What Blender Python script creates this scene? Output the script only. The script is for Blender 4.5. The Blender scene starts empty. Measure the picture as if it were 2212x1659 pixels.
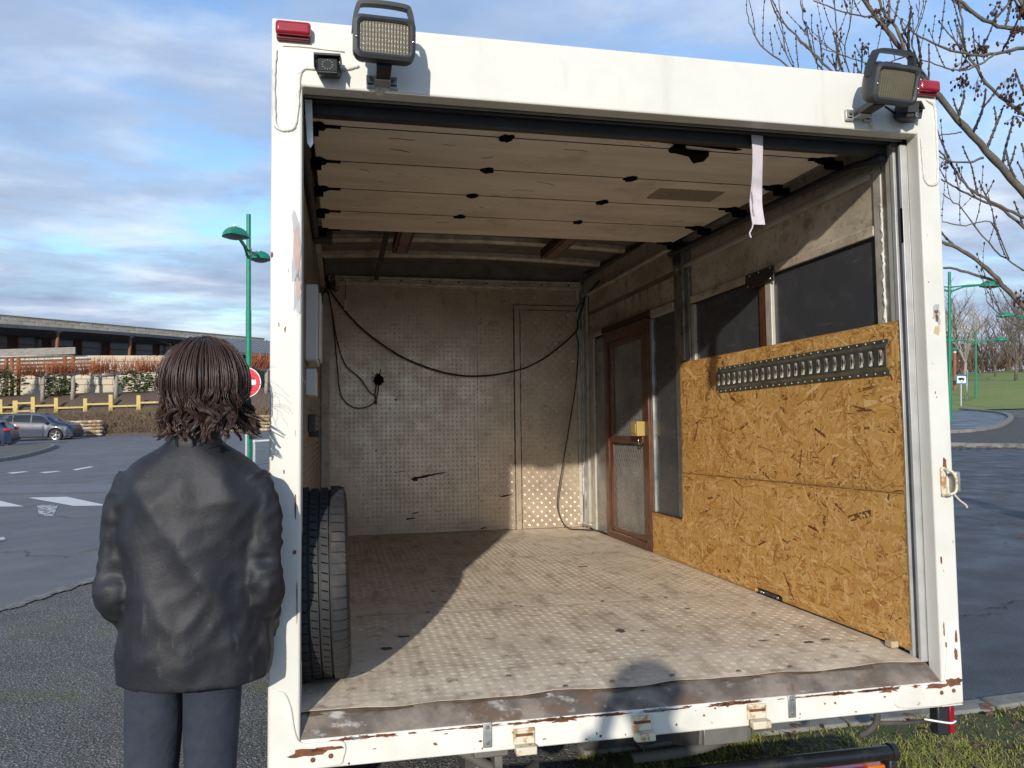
import bpy, bmesh, math, random
import numpy as np
from mathutils import Vector, Matrix
random.seed(7); rng = np.random.default_rng(7)
sc = bpy.context.scene
R = math.radians

# ------------------------------------------------------------------ camera
F = 1711.05            # focal length for a picture 2212 wide
CAM = Vector((0, 0, 1.65))
YAW = R(12.256)
FWD = Vector((math.sin(YAW), math.cos(YAW), 0)); RGT = Vector((math.cos(YAW), -math.sin(YAW), 0)); UPV = Vector((0, 0, 1))
cd = bpy.data.cameras.new('camera'); cam = bpy.data.objects.new('camera', cd); sc.collection.objects.link(cam)
cd.sensor_width = 36; cd.lens = 36 * F / 2212; cd.clip_end = 3000; cd.clip_start = .05
cam.matrix_world = Matrix.Translation(CAM) @ Matrix((RGT, UPV, -FWD)).transposed().to_4x4()
sc.camera = cam

# truck pose: the truck stands nose-down on the sloping car park
S = 1.15
CT = Vector((0.189, -2.2531, 0.7573)); PT = R(3.376); RO = R(-.689)
_fw = Vector((math.sin(YAW)*math.cos(PT), math.cos(YAW)*math.cos(PT), math.sin(PT)))
_r = Vector((math.cos(YAW), -math.sin(YAW), 0)); _u = _r.cross(_fw)
_r2 = math.cos(RO)*_r + math.sin(RO)*_u; _u2 = -math.sin(RO)*_r + math.cos(RO)*_u
MROT = Matrix((RGT, UPV, FWD)).transposed() @ Matrix((_r2, _u2, _fw))
TM = Matrix.Translation(CAM) @ MROT.to_4x4() @ Matrix.Scale(S, 4) @ Matrix.Translation(-CT)

# ------------------------------------------------------------------ light
sun_t = Vector((.372, 1, -.336)).normalized()
sun_d = (MROT @ sun_t).normalized()
sl = bpy.data.lights.new('sun', 'SUN'); sl.energy = 2.7; sl.angle = R(.8); sl.color = (1, .93, .83)
so = bpy.data.objects.new('sun', sl); sc.collection.objects.link(so)
so.rotation_euler = sun_d.to_track_quat('-Z', 'Y').to_euler()
so.location = (-6, -20, 12)
w = bpy.data.worlds.new('World'); sc.world = w; w.use_nodes = True
nt = w.node_tree; nt.nodes.clear()
def wn(t, **k):
    n = nt.nodes.new(t)
    for a, b in k.items(): setattr(n, a, b)
    return n
out = wn('ShaderNodeOutputWorld'); bg = wn('ShaderNodeBackground'); bg.inputs[1].default_value = .135
sky = wn('ShaderNodeTexSky', sky_type='NISHITA', sun_disc=False)
toS = -sun_d
sky.sun_elevation = math.asin(toS.z); sky.sun_rotation = math.atan2(toS.x, toS.y)
sky.altitude = 100; sky.air_density = 1.2; sky.dust_density = .6; sky.ozone_density = 2.2
tc = wn('ShaderNodeTexCoord'); sep = wn('ShaderNodeSeparateXYZ'); nt.links.new(tc.outputs['Generated'], sep.inputs[0])
def wm(op, a, b=None, c=None):
    n = wn('ShaderNodeMath', operation=op)
    for i, v in enumerate((a, b, c)):
        if v is None: continue
        if isinstance(v, (int, float)): n.inputs[i].default_value = v
        else: nt.links.new(v, n.inputs[i])
    return n.outputs[0]
zz = wm('MAXIMUM', wm('ADD', sep.outputs[2], .10), .10)
comb = wn('ShaderNodeCombineXYZ')
nt.links.new(wm('DIVIDE', sep.outputs[0], zz), comb.inputs[0]); nt.links.new(wm('DIVIDE', sep.outputs[1], zz), comb.inputs[1])
comb.inputs[2].default_value = 3.7
def wnoise(scale, detail, rough, dist=0, sx=1, sy=1, off=0, rot=0):
    mp = wn('ShaderNodeMapping'); mp.inputs['Scale'].default_value = (sx, sy, 1); mp.inputs['Location'].default_value = (off, off*.7, 0)
    mp.inputs['Rotation'].default_value = (0, 0, rot)
    nt.links.new(comb.outputs[0], mp.inputs[0])
    n = wn('ShaderNodeTexNoise'); n.inputs['Scale'].default_value = scale; n.inputs['Detail'].default_value = detail
    n.inputs['Roughness'].default_value = rough; n.inputs['Distortion'].default_value = dist
    nt.links.new(mp.outputs[0], n.inputs['Vector']); return n.outputs[0]
def wramp(v, stops):
    r = wn('ShaderNodeValToRGB'); e = r.color_ramp.elements
    e[0].position, e[0].color = stops[0][0], (*stops[0][1], 1); e[1].position, e[1].color = stops[-1][0], (*stops[-1][1], 1)
    for p_, c_ in stops[1:-1]:
        q = e.new(p_); q.color = (*c_, 1)
    nt.links.new(v, r.inputs[0]); return r.outputs[0]
n1 = wnoise(.62, 9, .57, .25, 1, 1.15, 2.3, R(-20)); n2 = wnoise(2.2, 7, .6, .2, 1, 1.4, 9.1, R(-20))
dens = wm('ADD', wm('ADD', wm('MULTIPLY', n1, .78), wm('MULTIPLY', n2, .22)), wm('MULTIPLY', wm('MAXIMUM', wm('SUBTRACT', 1, wm('DIVIDE', sep.outputs[2], .16)), 0), .14))
mask = wramp(dens, [(.40, (0, 0, 0)), (.49, (.72,)*3), (.60, (1, 1, 1))])
ccol = wramp(wnoise(1.1, 8, .55, .2, 1, 1.3, 5.2, R(-20)), [(.33, (1.55, 2.05, 2.95)), (.5, (2.25, 2.75, 3.65)), (.68, (4.0, 4.4, 5.0))])
mix = wn('ShaderNodeMix', data_type='RGBA'); nt.links.new(mask, mix.inputs[0])
skb = wn('ShaderNodeVectorMath', operation='MULTIPLY'); nt.links.new(sky.outputs[0], skb.inputs[0]); skb.inputs[1].default_value = (.66, .82, 1.0)
nt.links.new(skb.outputs[0], mix.inputs[6]); nt.links.new(ccol, mix.inputs[7])
nt.links.new(mix.outputs[2], bg.inputs[0]); nt.links.new(bg.outputs[0], out.inputs[0])
sc.cycles.diffuse_bounces = 8; sc.cycles.glossy_bounces = 6; sc.cycles.max_bounces = 14
sc.view_settings.view_transform = 'Standard'; sc.view_settings.look = 'None'; sc.view_settings.gamma = 1
sc.view_settings.exposure = .66

# ------------------------------------------------------------------ helpers
C = sc.collection
def pix(x, y, dep):
    return CAM + dep * (FWD + RGT*((x-1106)/F) + UPV*((829.5-y)/F))
def G(X, Y):
    lat = X*RGT.x + Y*RGT.y; dep = X*FWD.x + Y*FWD.y
    lat = max(-45, min(45, lat)); d = max(-15, min(70, dep))
    dip = .22*math.exp(-((X-1.2)/2.6)**2-((Y-7.2)/3.4)**2)
    return .0297*lat - .0162*d - dip
def gpix(x, y):
    d = FWD + RGT*((x-1106)/F) + UPV*((829.5-y)/F)
    lo, hi = .5, 400
    for _ in range(60):
        m = (lo+hi)/2; P = CAM + m*d
        if P.z > G(P.x, P.y): lo = m
        else: hi = m
    return CAM + lo*d
def onground(P, dz=0): return Vector((P.x, P.y, G(P.x, P.y)+dz))
def tag(o, label=None, cat=None, group=None, kind=None):
    for k, v in (('label', label), ('category', cat), ('group', group), ('kind', kind)):
        if v: o[k] = v
    return o
def empty(name, loc=(0, 0, 0), rz=0, mw=None, parent=None):
    o = bpy.data.objects.new(name, None); C.objects.link(o); o.empty_display_size = .1
    if mw is not None: o.matrix_world = mw
    else: o.location = loc; o.rotation_euler = (0, 0, rz)
    if parent: o.parent = parent
    return o
class MB:
    def __init__(s): s.v = []; s.f = []; s.c = None
    def add(s, vs, fs):
        o = len(s.v); s.v += [tuple(p) for p in vs]; s.f += [tuple(i+o for i in f) for f in fs]; return s
    def box(s, x0, x1, y0, y1, z0, z1, M=None):
        vs = [Vector((x, y, z)) for z in (z0, z1) for y in (y0, y1) for x in (x0, x1)]
        if M is not None: vs = [M @ v for v in vs]
        return s.add(vs, [(0, 2, 3, 1), (4, 5, 7, 6), (0, 1, 5, 4), (2, 6, 7, 3), (0, 4, 6, 2), (1, 3, 7, 5)])
    def prism(s, poly, a, b, f):
        # poly: 2-D points, f(u,v,w)->3-D
        n = len(poly); vs = [f(u, v, a) for u, v in poly] + [f(u, v, b) for u, v in poly]
        fs = [tuple(range(n-1, -1, -1)), tuple(range(n, 2*n))] + [(i, (i+1) % n, n+(i+1) % n, n+i) for i in range(n)]
        return s.add(vs, fs)
    def tube(s, pts, r, n=8, cap=True):
        pts = [Vector(p) for p in pts]; k = len(pts)
        rs = r if isinstance(r, (list, tuple)) else [r]*k
        t = (pts[1]-pts[0]).normalized()
        a = t.orthogonal().normalized(); vs = []
        for i, p in enumerate(pts):
            t2 = (pts[min(i+1, k-1)]-pts[max(i-1, 0)])
            t2 = t2.normalized() if t2.length > 1e-9 else t
            a = (a - t2*a.dot(t2)); a = a.normalized() if a.length > 1e-6 else t2.orthogonal().normalized()
            b = t2.cross(a)
            for j in range(n):
                an = 2*math.pi*j/n; vs.append(p + rs[i]*(math.cos(an)*a+math.sin(an)*b))
        fs = [(i*n+j, i*n+(j+1) % n, (i+1)*n+(j+1) % n, (i+1)*n+j) for i in range(k-1) for j in range(n)]
        if cap: fs += [tuple(range(n-1, -1, -1)), tuple(range((k-1)*n, k*n))]
        return s.add(vs, fs)
    def lathe(s, prof, n=24, f=lambda r, a, h: (r*math.cos(a), r*math.sin(a), h), close=False):
        k = len(prof); vs = [f(r, 2*math.pi*j/n, h) for r, h in prof for j in range(n)]
        m = k if close else k-1
        fs = [(i*n+j, i*n+(j+1) % n, ((i+1) % k)*n+(j+1) % n, ((i+1) % k)*n+j) for i in range(m) for j in range(n)]
        return s.add(vs, fs)
    def ball(s, c, r, n=8, m=6, M=None):
        vs = []
        c = Vector(c); r = r if isinstance(r, (tuple, list)) else (r, r, r)
        for i in range(m+1):
            ph = math.pi*i/m
            for j in range(n):
                a = 2*math.pi*j/n; q = Vector((r[0]*math.sin(ph)*math.cos(a), r[1]*math.sin(ph)*math.sin(a), r[2]*math.cos(ph)))
                if M is not None: q = M @ q
                vs.append(c+q)
        fs = [(i*n+j, (i+1)*n+j, (i+1)*n+(j+1) % n, i*n+(j+1) % n) for i in range(m) for j in range(n)]
        return s.add(vs, fs)
    def build(s, name, mat, parent=None, smooth=False, bevel=0, seg=2, auto=None, fix=True):
        me = bpy.data.meshes.new(name); me.from_pydata(s.v, [], s.f)
        if fix and len(s.f) < 30000:
            bm = bmesh.new(); bm.from_mesh(me); bmesh.ops.remove_doubles(bm, verts=bm.verts, dist=1e-6)
            bmesh.ops.recalc_face_normals(bm, faces=bm.faces); bm.to_mesh(me); bm.free()
        me.materials.append(mat)
        o = bpy.data.objects.new(name, me); C.objects.link(o)
        if parent is not None: o.parent = parent
        if smooth or bevel:
            me.polygons.foreach_set('use_smooth', [True]*len(me.polygons))
            if not (smooth and auto is None and not bevel):
                try: me.set_sharp_from_angle(angle=R(auto or 40))
                except Exception: pass
        if bevel:
            m = o.modifiers.new('bevel', 'BEVEL'); m.width = bevel; m.segments = seg; m.limit_method = 'ANGLE'; m.angle_limit = R(40)
            m.harden_normals = False
        return o
def copy_tree(o, parent=None):
    c = o.copy(); C.objects.link(c)
    if parent is not None: c.parent = parent; c.matrix_parent_inverse = o.matrix_parent_inverse.copy()
    for ch in list(o.children): copy_tree(ch, c)
    return c
def smoothpath(pts, n=6):
    P = [Vector(p) for p in pts]; P = [2*P[0]-P[1]] + P + [2*P[-1]-P[-2]]; o = []
    for i in range(1, len(P)-2):
        a, b, c, d = P[i-1:i+3]
        for k in range(n):
            t = k/n
            o.append(.5*((2*b)+(c-a)*t+(2*a-5*b+4*c-d)*t*t+(3*b-a-3*c+d)*t**3))
    o.append(P[-2]); return o

# ------------------------------------------------------------------ materials
MATS = {}
def srgb(r, g, b):
    f = lambda c: (c/255/12.92) if c/255 <= .04045 else ((c/255+.055)/1.055)**2.4
    return (f(r), f(g), f(b))
def M(name, col, rough=.6, metal=0, var=None, bump=None, spec=None, layers=(), coord='Object', attr=None, rvar=None, coat=0, alpha=None, trans=0, emit=None, stretch=None):
    """var: (scale, colour2, lo, hi); layers: list of the same laid over; bump: list of (kind, scale, strength, dist)"""
    if name in MATS: return MATS[name]
    m = bpy.data.materials.new(name); m.use_nodes = True; t = m.node_tree; N = t.nodes; Lk = t.links
    b = N['Principled BSDF']; b.inputs['Roughness'].default_value = rough; b.inputs['Metallic'].default_value = metal
    if spec is not None: b.inputs['Specular IOR Level'].default_value = spec
    if coat: b.inputs['Coat Weight'].default_value = coat; b.inputs['Coat Roughness'].default_value = .08
    if trans: b.inputs['Transmission Weight'].default_value = trans
    if emit: b.inputs['Emission Color'].default_value = (*emit[0], 1); b.inputs['Emission Strength'].default_value = emit[1]
    tcn = N.new('ShaderNodeTexCoord'); vec = tcn.outputs[coord]
    if stretch:
        mp = N.new('ShaderNodeMapping'); mp.inputs['Scale'].default_value = stretch; Lk.new(vec, mp.inputs[0]); vec = mp.outputs[0]
    if attr:
        a = N.new('ShaderNodeAttribute'); a.attribute_name = attr; cur = a.outputs['Color']
    else:
        rgb = N.new('ShaderNodeRGB'); rgb.outputs[0].default_value = (*col, 1); cur = rgb.outputs[0]
    for ly in ([var] if var else []) + list(layers):
        scale, c2, lo, hi = ly[:4]
        st = ly[4] if len(ly) > 4 else None
        n = N.new('ShaderNodeTexNoise'); n.inputs['Scale'].default_value = scale; n.inputs['Detail'].default_value = 8; n.inputs['Roughness'].default_value = .62
        v2 = vec
        if st:
            mp = N.new('ShaderNodeMapping'); mp.inputs['Scale'].default_value = st; mp.inputs['Location'].default_value = (scale, scale*2, 1); Lk.new(vec, mp.inputs[0]); v2 = mp.outputs[0]
        Lk.new(v2, n.inputs['Vector'])
        r = N.new('ShaderNodeMapRange'); r.inputs[1].default_value = lo; r.inputs[2].default_value = hi; r.clamp = True
        Lk.new(n.outputs[0], r.inputs[0])
        mx = N.new('ShaderNodeMix'); mx.data_type = 'RGBA'; Lk.new(r.outputs[0], mx.inputs[0]); Lk.new(cur, mx.inputs[6]); mx.inputs[7].default_value = (*c2, 1)
        cur = mx.outputs[2]
    Lk.new(cur, b.inputs['Base Color'])
    if rvar:
        n = N.new('ShaderNodeTexNoise'); n.inputs['Scale'].default_value = rvar[0]; n.inputs['Detail'].default_value = 6; Lk.new(vec, n.inputs['Vector'])
        r = N.new('ShaderNodeMapRange'); r.inputs[1].default_value = .35; r.inputs[2].default_value = .65; r.inputs[3].default_value = rvar[1]; r.inputs[4].default_value = rvar[2]
        Lk.new(n.outputs[0], r.inputs[0]); Lk.new(r.outputs[0], b.inputs['Roughness'])
    if bump:
        prev = None
        for kind, scale, strength, dist in bump:
            if kind == 'n':
                n = N.new('ShaderNodeTexNoise'); n.inputs['Detail'].default_value = 5; h = n.outputs[0]
            elif kind == 'v':
                n = N.new('ShaderNodeTexVoronoi'); h = n.outputs['Distance']
            else:
                n = N.new('ShaderNodeTexWave'); n.bands_direction = kind.upper(); h = n.outputs['Fac']
                n.inputs['Distortion'].default_value = 0
            n.inputs['Scale'].default_value = scale; Lk.new(vec, n.inputs['Vector'])
            bn = N.new('ShaderNodeBump'); bn.inputs['Strength'].default_value = strength; bn.inputs['Distance'].default_value = dist
            Lk.new(h, bn.inputs['Height'])
            if prev: Lk.new(prev, bn.inputs['Normal'])
            prev = bn.outputs[0]
        Lk.new(prev, b.inputs['Normal'])
    MATS[name] = m; return m
white = M('white_paint', (.66, .65, .59), .38, 0, (5, (.66, .65, .585), .45, .75), [('n', 60, .05, .002)], layers=[(38, (.42, .36, .27), .69, .77), (9, (.52, .50, .43), .56, .80, (1, 1, .25)), (2.2, (.58, .565, .50), .5, .7)])
whiterust = M('white_paint_chipped', (.73, .72, .66), .45, 0, (5, (.62, .60, .52), .4, .7), [('n', 60, .1, .002)], layers=[(22, (.30, .14, .06), .665, .70), (60, (.38, .33, .27), .67, .73)])
rust = M('rust', (.20, .075, .03), .85, 0, (30, (.10, .04, .02), .4, .65), [('n', 90, .4, .002)])
primer = M('grey_primer', (.42, .44, .45), .7, 0, (20, (.32, .33, .34), .4, .7))
pinkfill = M('pink_filler', (.48, .35, .31), .8, 0, (25, (.42, .28, .235), .4, .7))
bead = M('sealant', (.66, .65, .60), .6, 0, (40, (.45, .40, .32), .5, .75), [('n', 120, .4, .002)])
galv = M('galvanised_steel', (.50, .51, .50), .42, .75, (14, (.34, .35, .35), .4, .65), [('n', 40, .1, .002)], rvar=(10, .3, .6))
galvd = M('weathered_steel', (.30, .29, .26), .5, .6, (10, (.15, .14, .12), .4, .65), [('n', 40, .15, .002)], rvar=(10, .3, .65))
alu = M('dirty_aluminium', (.56, .455, .34), .31, .50, (5, (.43, .34, .25), .4, .7), [('n', 8, .12, .01)], layers=[(25, (.30, .24, .19), .58, .75)], rvar=(9, .27, .38))
alufloor = M('dusty_aluminium_floor', (.70, .605, .475), .6, .03, (4, (.58, .49, .37), .4, .68), [('n', 80, .1, .002)], layers=[(5, (.44, .36, .275), .52, .66, (2.5, .6, 1)), (16, (.33, .26, .2), .56, .70), (7, (.58, .45, .31), .6, .78)], rvar=(7, .45, .7))
trim = M('cream_trim', (.50, .47, .41), .5, .25, (10, (.32, .28, .22), .45, .7), [('n', 60, .1, .002)])
cream = M('stained_cream_panel', (.56, .49, .385), .6, 0, (3.2, (.32, .265, .195), .42, .66, (1, .7, 1.3)), [('n', 18, .25, .003)], layers=[(8, (.15, .12, .09), .55, .72), (34, (.26, .21, .15), .53, .68)])
darkalu = M('dark_roof_sheet', (.22, .205, .185), .6, .2, (8, (.14, .13, .12), .4, .65), [('n', 20, .2, .003)])
ribm = M('roof_rib', (.62, .59, .53), .5, .4, (12, (.36, .33, .29), .45, .7))
slat = M('shutter_board', (.78, .715, .61), .6, 0, (2.6, (.60, .53, .44), .38, .66, (.5, 2.5, 1)), [('n', 30, .1, .002)], layers=[(9, (.66, .58, .49), .60, .70, (.25, 1.6, 1)), (26, (.2, .15, .12), .665, .72, (.5, 2, 1)), (3, (.40, .36, .31), .55, .8)])
hinge = M('black_hinge', (.004, .004, .005), .9, 0, spec=.05)
rubber = M('black_rubber', (.013, .014, .017), .55, 0, (10, (.03, .03, .034), .5, .75))
blackp = M('black_plastic', (.02, .021, .024), .45, 0, (20, (.035, .035, .038), .5, .75), [('n', 200, .1, .001)])
greyp = M('dark_grey_plastic', (.026, .028, .032), .5, 0, (15, (.042, .043, .046), .5, .75), [('n', 300, .15, .001)])
lens = M('frosted_lens', (.080, .074, .048), .55, 0, (12, (.105, .092, .052), .4, .65), None, coat=.05)
redl = M('red_lens', (.30, .008, .02), .22, 0, (14, (.22, .006, .015), .4, .65), [('x', 60, .1, .001)], coat=.5)
redd = M('dark_red_lens', (.13, .006, .012), .3, 0)
amber = M('amber_lens', (.55, .13, .01), .25, 0, None, [('x', 60, .2, .001)], coat=.5)
smoke = M('smoked_glass', (.050, .052, .058), .24, 0, (5, (.05, .052, .058), .45, .72), [('n', 6, .03, .01)], layers=[(26, (.11, .11, .12), .62, .70, (1, .12, 1.3)), (9, (.065, .065, .07), .52, .68)], rvar=(6, .15, .38))
frost = M('dirty_glass', (.19, .18, .165), .25, 0, (4, (.085, .08, .075), .4, .65), None, rvar=(6, .15, .4), layers=[(22, (.17, .16, .145), .62, .75)])
brown = M('brown_door_frame', (.145, .055, .028), .38, .25, (14, (.09, .035, .02), .4, .65), [('n', 60, .1, .002)])
yellowp = M('yellow_lock_case', (.40, .30, .10), .4, 0, (20, (.42, .29, .08), .45, .7))
chrome = M('chrome', (.7, .7, .7), .2, 1)
osb = M('osb_base', (.50, .28, .085), .6, 0, (30, (.31, .15, .04), .4, .65), [('n', 60, .3, .003)])
flake = M('osb_strand', (.5, .3, .1), .55, 0, (90, (.42, .21, .06), .52, .85), [('n', 50, .2, .002)], attr='col')
osbedge = M('osb_edge', (.26, .125, .04), .8, 0, (60, (.14, .06, .02), .4, .65))
strapm = M('strap_webbing', (.55, .50, .53), .85, 0, (25, (.42, .38, .40), .45, .7), [('z', 90, .2, .001)])
tyrem = M('tyre_rubber', (.019, .0195, .022), .7, 0, (6, (.04, .037, .033), .46, .7), [('n', 60, .3, .003)], layers=[(4.5, (.10, .078, .055), .57, .72), (40, (.13, .11, .09), .70, .76)])
steel = M('steel_wheel', (.35, .35, .36), .45, .7)
sillm = M('worn_sill_strip', (.27, .225, .18), .75, 0, (6, (.12, .10, .085), .42, .60), [('n', 60, .5, .004)], layers=[(7, (.55, .54, .50), .60, .66, (.6, 1, 1)), (9, (.15, .10, .07), .56, .64), (26, (.30, .27, .23), .60, .70)])
dirt = M('dirt', (.12, .085, .06), .9, 0, (14, (.07, .05, .035), .4, .65), [('n', 60, .4, .004)])
cable = M('black_cable', (.010, .010, .011), .5)
redw = M('red_wire', (.3, .02, .02), .5)
undersd = M('dirty_chassis', (.05, .047, .043), .8, 0, (10, (.09, .08, .07), .45, .7), [('n', 40, .3, .004)])
greenp = M('green_lamp_post', (.012, .225, .125), .38, .1, (6, (.01, .17, .095), .4, .7))
asph = M('coarse_tarmac', (.135, .132, .126), .9, 0, (3.0, (.09, .088, .085), .4, .65), [('v', 85, .9, .012), ('n', 40, .5, .01)], layers=[(75, (.34, .33, .31), .53, .60), (95, (.03, .03, .03), .52, .60), (1.3, (.12, .14, .045), .55, .72), (30, (.085, .10, .035), .56, .68)])
road = M('smooth_tarmac', (.140, .140, .142), .8, 0, (1.2, (.11, .113, .12), .4, .65), [('v', 160, .4, .005), ('n', 90, .3, .004)], layers=[(130, (.15, .152, .158), .58, .68), (.4, (.165, .167, .17), .5, .7)], rvar=(2, .6, .85))
road2 = M('dark_tarmac', (.062, .065, .072), .62, 0, (1.4, (.048, .05, .056), .4, .65), [('v', 120, .6, .008), ('n', 60, .4, .006)], layers=[(110, (.12, .122, .128), .58, .68), (.6, (.075, .075, .08), .5, .7)], rvar=(2, .4, .75))
paver = M('dark_paving', (.085, .075, .07), .85, 0, (8, (.05, .045, .042), .4, .65), [('v', 20, .5, .01)])
paint = M('road_paint', (.62, .62, .60), .7, 0, (20, (.30, .30, .30), .56, .70), [('n', 60, .2, .003)])
stone = M('kerb_stone', (.23, .225, .205), .85, 0, (6, (.14, .135, .12), .4, .65), [('n', 50, .5, .006)], layers=[(14, (.10, .115, .05), .60, .75)])
grassm = M('grass_ground', (.055, .075, .02), .9, 0, (4, (.09, .085, .035), .4, .65), [('n', 60, .6, .02)], layers=[(30, (.06, .045, .03), .55, .7)])
blade = M('grass_blade', (.2, .3, .06), .6, 0, attr='col')
leafm = M('dead_leaf', (.13, .062, .04), .8, 0, (30, (.07, .035, .025), .4, .65))
lawn = M('lawn', (.17, .22, .045), .9, 0, (.35, (.22, .24, .065), .4, .65), [('n', 6, .8, .08)], layers=[(7, (.11, .15, .035), .5, .7)])
bark = M('ash_bark', (.125, .105, .08), .8, 0, (14, (.075, .066, .05), .4, .65), [('n', 60, .5, .004)], layers=[(9, (.17, .17, .06), .62, .74)])
twig = M('ash_twig', (.105, .082, .062), .75, 0, (30, (.06, .05, .04), .4, .65))
budm = M('bud', (.035, .022, .018), .8)
seedm = M('seed_cluster', (.045, .018, .014), .85, 0, (40, (.08, .035, .02), .5, .7))
farbark = M('far_bark', (.10, .082, .066), .9, 0, (3, (.15, .125, .10), .4, .65))
farbark2 = M('thicket', (.115, .078, .055), .9, 0, (.5, (.15, .075, .045), .45, .65))
blockst = M('pale_stone', (.58, .52, .41), .85, 0, (.8, (.50, .44, .34), .4, .65), [('n', 8, .4, .02)])
blockst2 = M('pale_stone_warm', (.54, .46, .345), .85, 0, (.8, (.44, .38, .29), .4, .65), [('n', 8, .4, .02)])
slate = M('slate_roof', (.10, .105, .125), .7, 0, (1, (.07, .072, .085), .4, .65))
zinc = M('zinc_roof', (.16, .18, .205), .55, .3)
wood = M('red_brown_timber', (.26, .10, .045), .65, 0, (3, (.19, .07, .03), .4, .65))
woodd = M('dark_timber', (.07, .03, .02), .75)
greyw = M('grey_timber', (.27, .25, .225), .8, 0, (4, (.19, .175, .155), .4, .65))
yel = M('yellow_paint', (.52, .39, .11), .6, 0, (4, (.42, .33, .15), .4, .7))
darkgl = M('building_glass', (.02, .024, .028), .12)
redstem = M('red_stems', (.50, .15, .055), .8, 0, (3, (.38, .16, .07), .4, .65))
hedge = M('hedge_leaf', (.045, .075, .022), .7, 0, (3, (.07, .10, .03), .4, .65))
drybr = M('dry_brush', (.19, .13, .085), .9, 0, (2, (.24, .165, .09), .4, .65))
palebark = M('pale_bark', (.34, .31, .26), .85, 0, (5, (.24, .21, .17), .4, .65))
signred = M('sign_red', (.62, .012, .02), .4); signwhite = M('sign_white', (.78, .78, .78), .4); signblue = M('sign_blue', (.02, .20, .48), .4)
signblk = M('sign_black', (.015, .015, .015), .5); greypost = M('grey_post', (.42, .43, .44), .5, .4)
carblue = M('car_paint_slate', (.010, .021, .050), .4, 0, None, None, coat=.4); carblue2 = M('car_paint_blue', (.006, .02, .05), .4, 0, None, None, coat=.4)
cargl = M('car_glass', (.012, .016, .02), .06, 0, coat=.3); carblk = M('car_trim', (.012, .012, .013), .6)
alloy = M('alloy_rim', (.5, .5, .5), .3, .9); redtail = M('tail_lamp', (.45, .01, .012), .2, coat=.5)
skin = M('skin', (.50, .30, .21), .55, 0, (20, (.44, .25, .17), .4, .65)); hairm = M('brown_hair', (.040, .021, .016), .38, 0, (12, (.07, .036, .026), .45, .7))
jack = M('dark_jacket', (.009, .0095, .013), .62, 0, (8, (.018, .019, .025), .4, .65), [('n', 150, .25, .002), ('n', 22, .35, .008)], layers=[(9, (.05, .05, .055), .66, .74, (1, 1, .3)), (30, (.035, .035, .04), .64, .72, (1, 1, .4))])
trous = M('dark_trousers', (.022, .028, .045), .9, 0, (10, (.034, .042, .062), .4, .65), [('n', 14, .4, .02), ('n', 200, .3, .001)]); shoe = M('black_shoe', (.012, .012, .012), .5)
eyew = M('eye', (.6, .6, .58), .3); phonem = M('phone_black', (.01, .01, .012), .2)

# ------------------------------------------------------------------ ground, roads, markings
def sheet(name, mat, pts, dz, step=None, kind='structure', parent=None):
    """flat polygon draped over the slope, triangulated on a grid"""
    bm = bmesh.new(); vs = [bm.verts.new((p[0], p[1], 0)) for p in pts]; f = bm.faces.new(vs)
    xs = [p[0] for p in pts]; ys = [p[1] for p in pts]
    st = step or max(max(xs)-min(xs), max(ys)-min(ys))/30
    for ax, lo, hi in ((0, min(xs), max(xs)), (1, min(ys), max(ys))):
        k = lo+st
        while k < hi:
            no = [0, 0, 0]; no[ax] = 1; co = [0, 0, 0]; co[ax] = k
            bmesh.ops.bisect_plane(bm, geom=bm.verts[:]+bm.edges[:]+bm.faces[:], plane_co=co, plane_no=no); k += st
    for v in bm.verts: v.co.z = G(v.co.x, v.co.y)+dz
    for f in bm.faces:
        if f.normal.z < 0: f.normal_flip()
    me = bpy.data.meshes.new(name); bm.to_mesh(me); bm.free(); me.materials.append(mat)
    o = bpy.data.objects.new(name, me); C.objects.link(o)
    if parent: o.parent = parent
    elif kind: o['kind'] = kind
    return o
# the one great sheet: fine near, coarse to the horizon
def axis_(): return np.concatenate([-np.geomspace(900, 62, 9), np.arange(-60, 61, 1.5), np.geomspace(62, 900, 9)])
ax_ = axis_(); n_ = len(ax_)
vv = [(x, y+10, G(x, y+10)) for y in ax_ for x in ax_]
ff = [(j*n_+i, j*n_+i+1, (j+1)*n_+i+1, (j+1)*n_+i) for j in range(n_-1) for i in range(n_-1)]
g_ = MB().add(vv, ff).build('ground', asph, fix=False, smooth=True); g_['kind'] = 'structure'
gp = lambda *l: [gpix(x, y) for x, y in l]
# smooth road to the left and beyond (its near edge is the curve in the coarse tarmac)
edge = [gpix(x, y) for x, y in ((-900, 1700), (-500, 1520), (-250, 1400), (-60, 1335), (20, 1312), (80, 1292), (140, 1272), (190, 1255), (300, 1222), (450, 1180), (600, 1140))]
far = [pix(640, 829, 70), pix(-1600, 829, 70), pix(-2500, 829, 25)]
sheet('road', road, [(p.x, p.y) for p in edge+far], .004, 2.0)
strip = []
mb = MB()
eo = smoothpath([Vector((p.x, p.y, 0)) for p in edge], 4)
for i in range(len(eo)-1):
    a, b = eo[i], eo[i+1]; d = (b-a).normalized(); nrm = Vector((-d.y, d.x, 0))
    w_ = .075+.02*math.sin(i*1.7)
    q = [a-nrm*w_, b-nrm*w_, b+nrm*w_, a+nrm*w_]
    mb.add([(p.x, p.y, G(p.x, p.y)+.009) for p in q], [(0, 1, 2, 3)])
o = mb.build('road_edging', M('pale_edging', (.20, .195, .18), .9, 0, (12, (.11, .11, .105), .42, .62), [('n', 60, .4, .004)]), smooth=True); o['kind'] = 'structure'
def quad_mark(name, q, mat=paint, dz=.009):
    ps = gp(*q); return sheet(name, mat, [(p.x, p.y) for p in ps], dz, 1.0)
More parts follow.
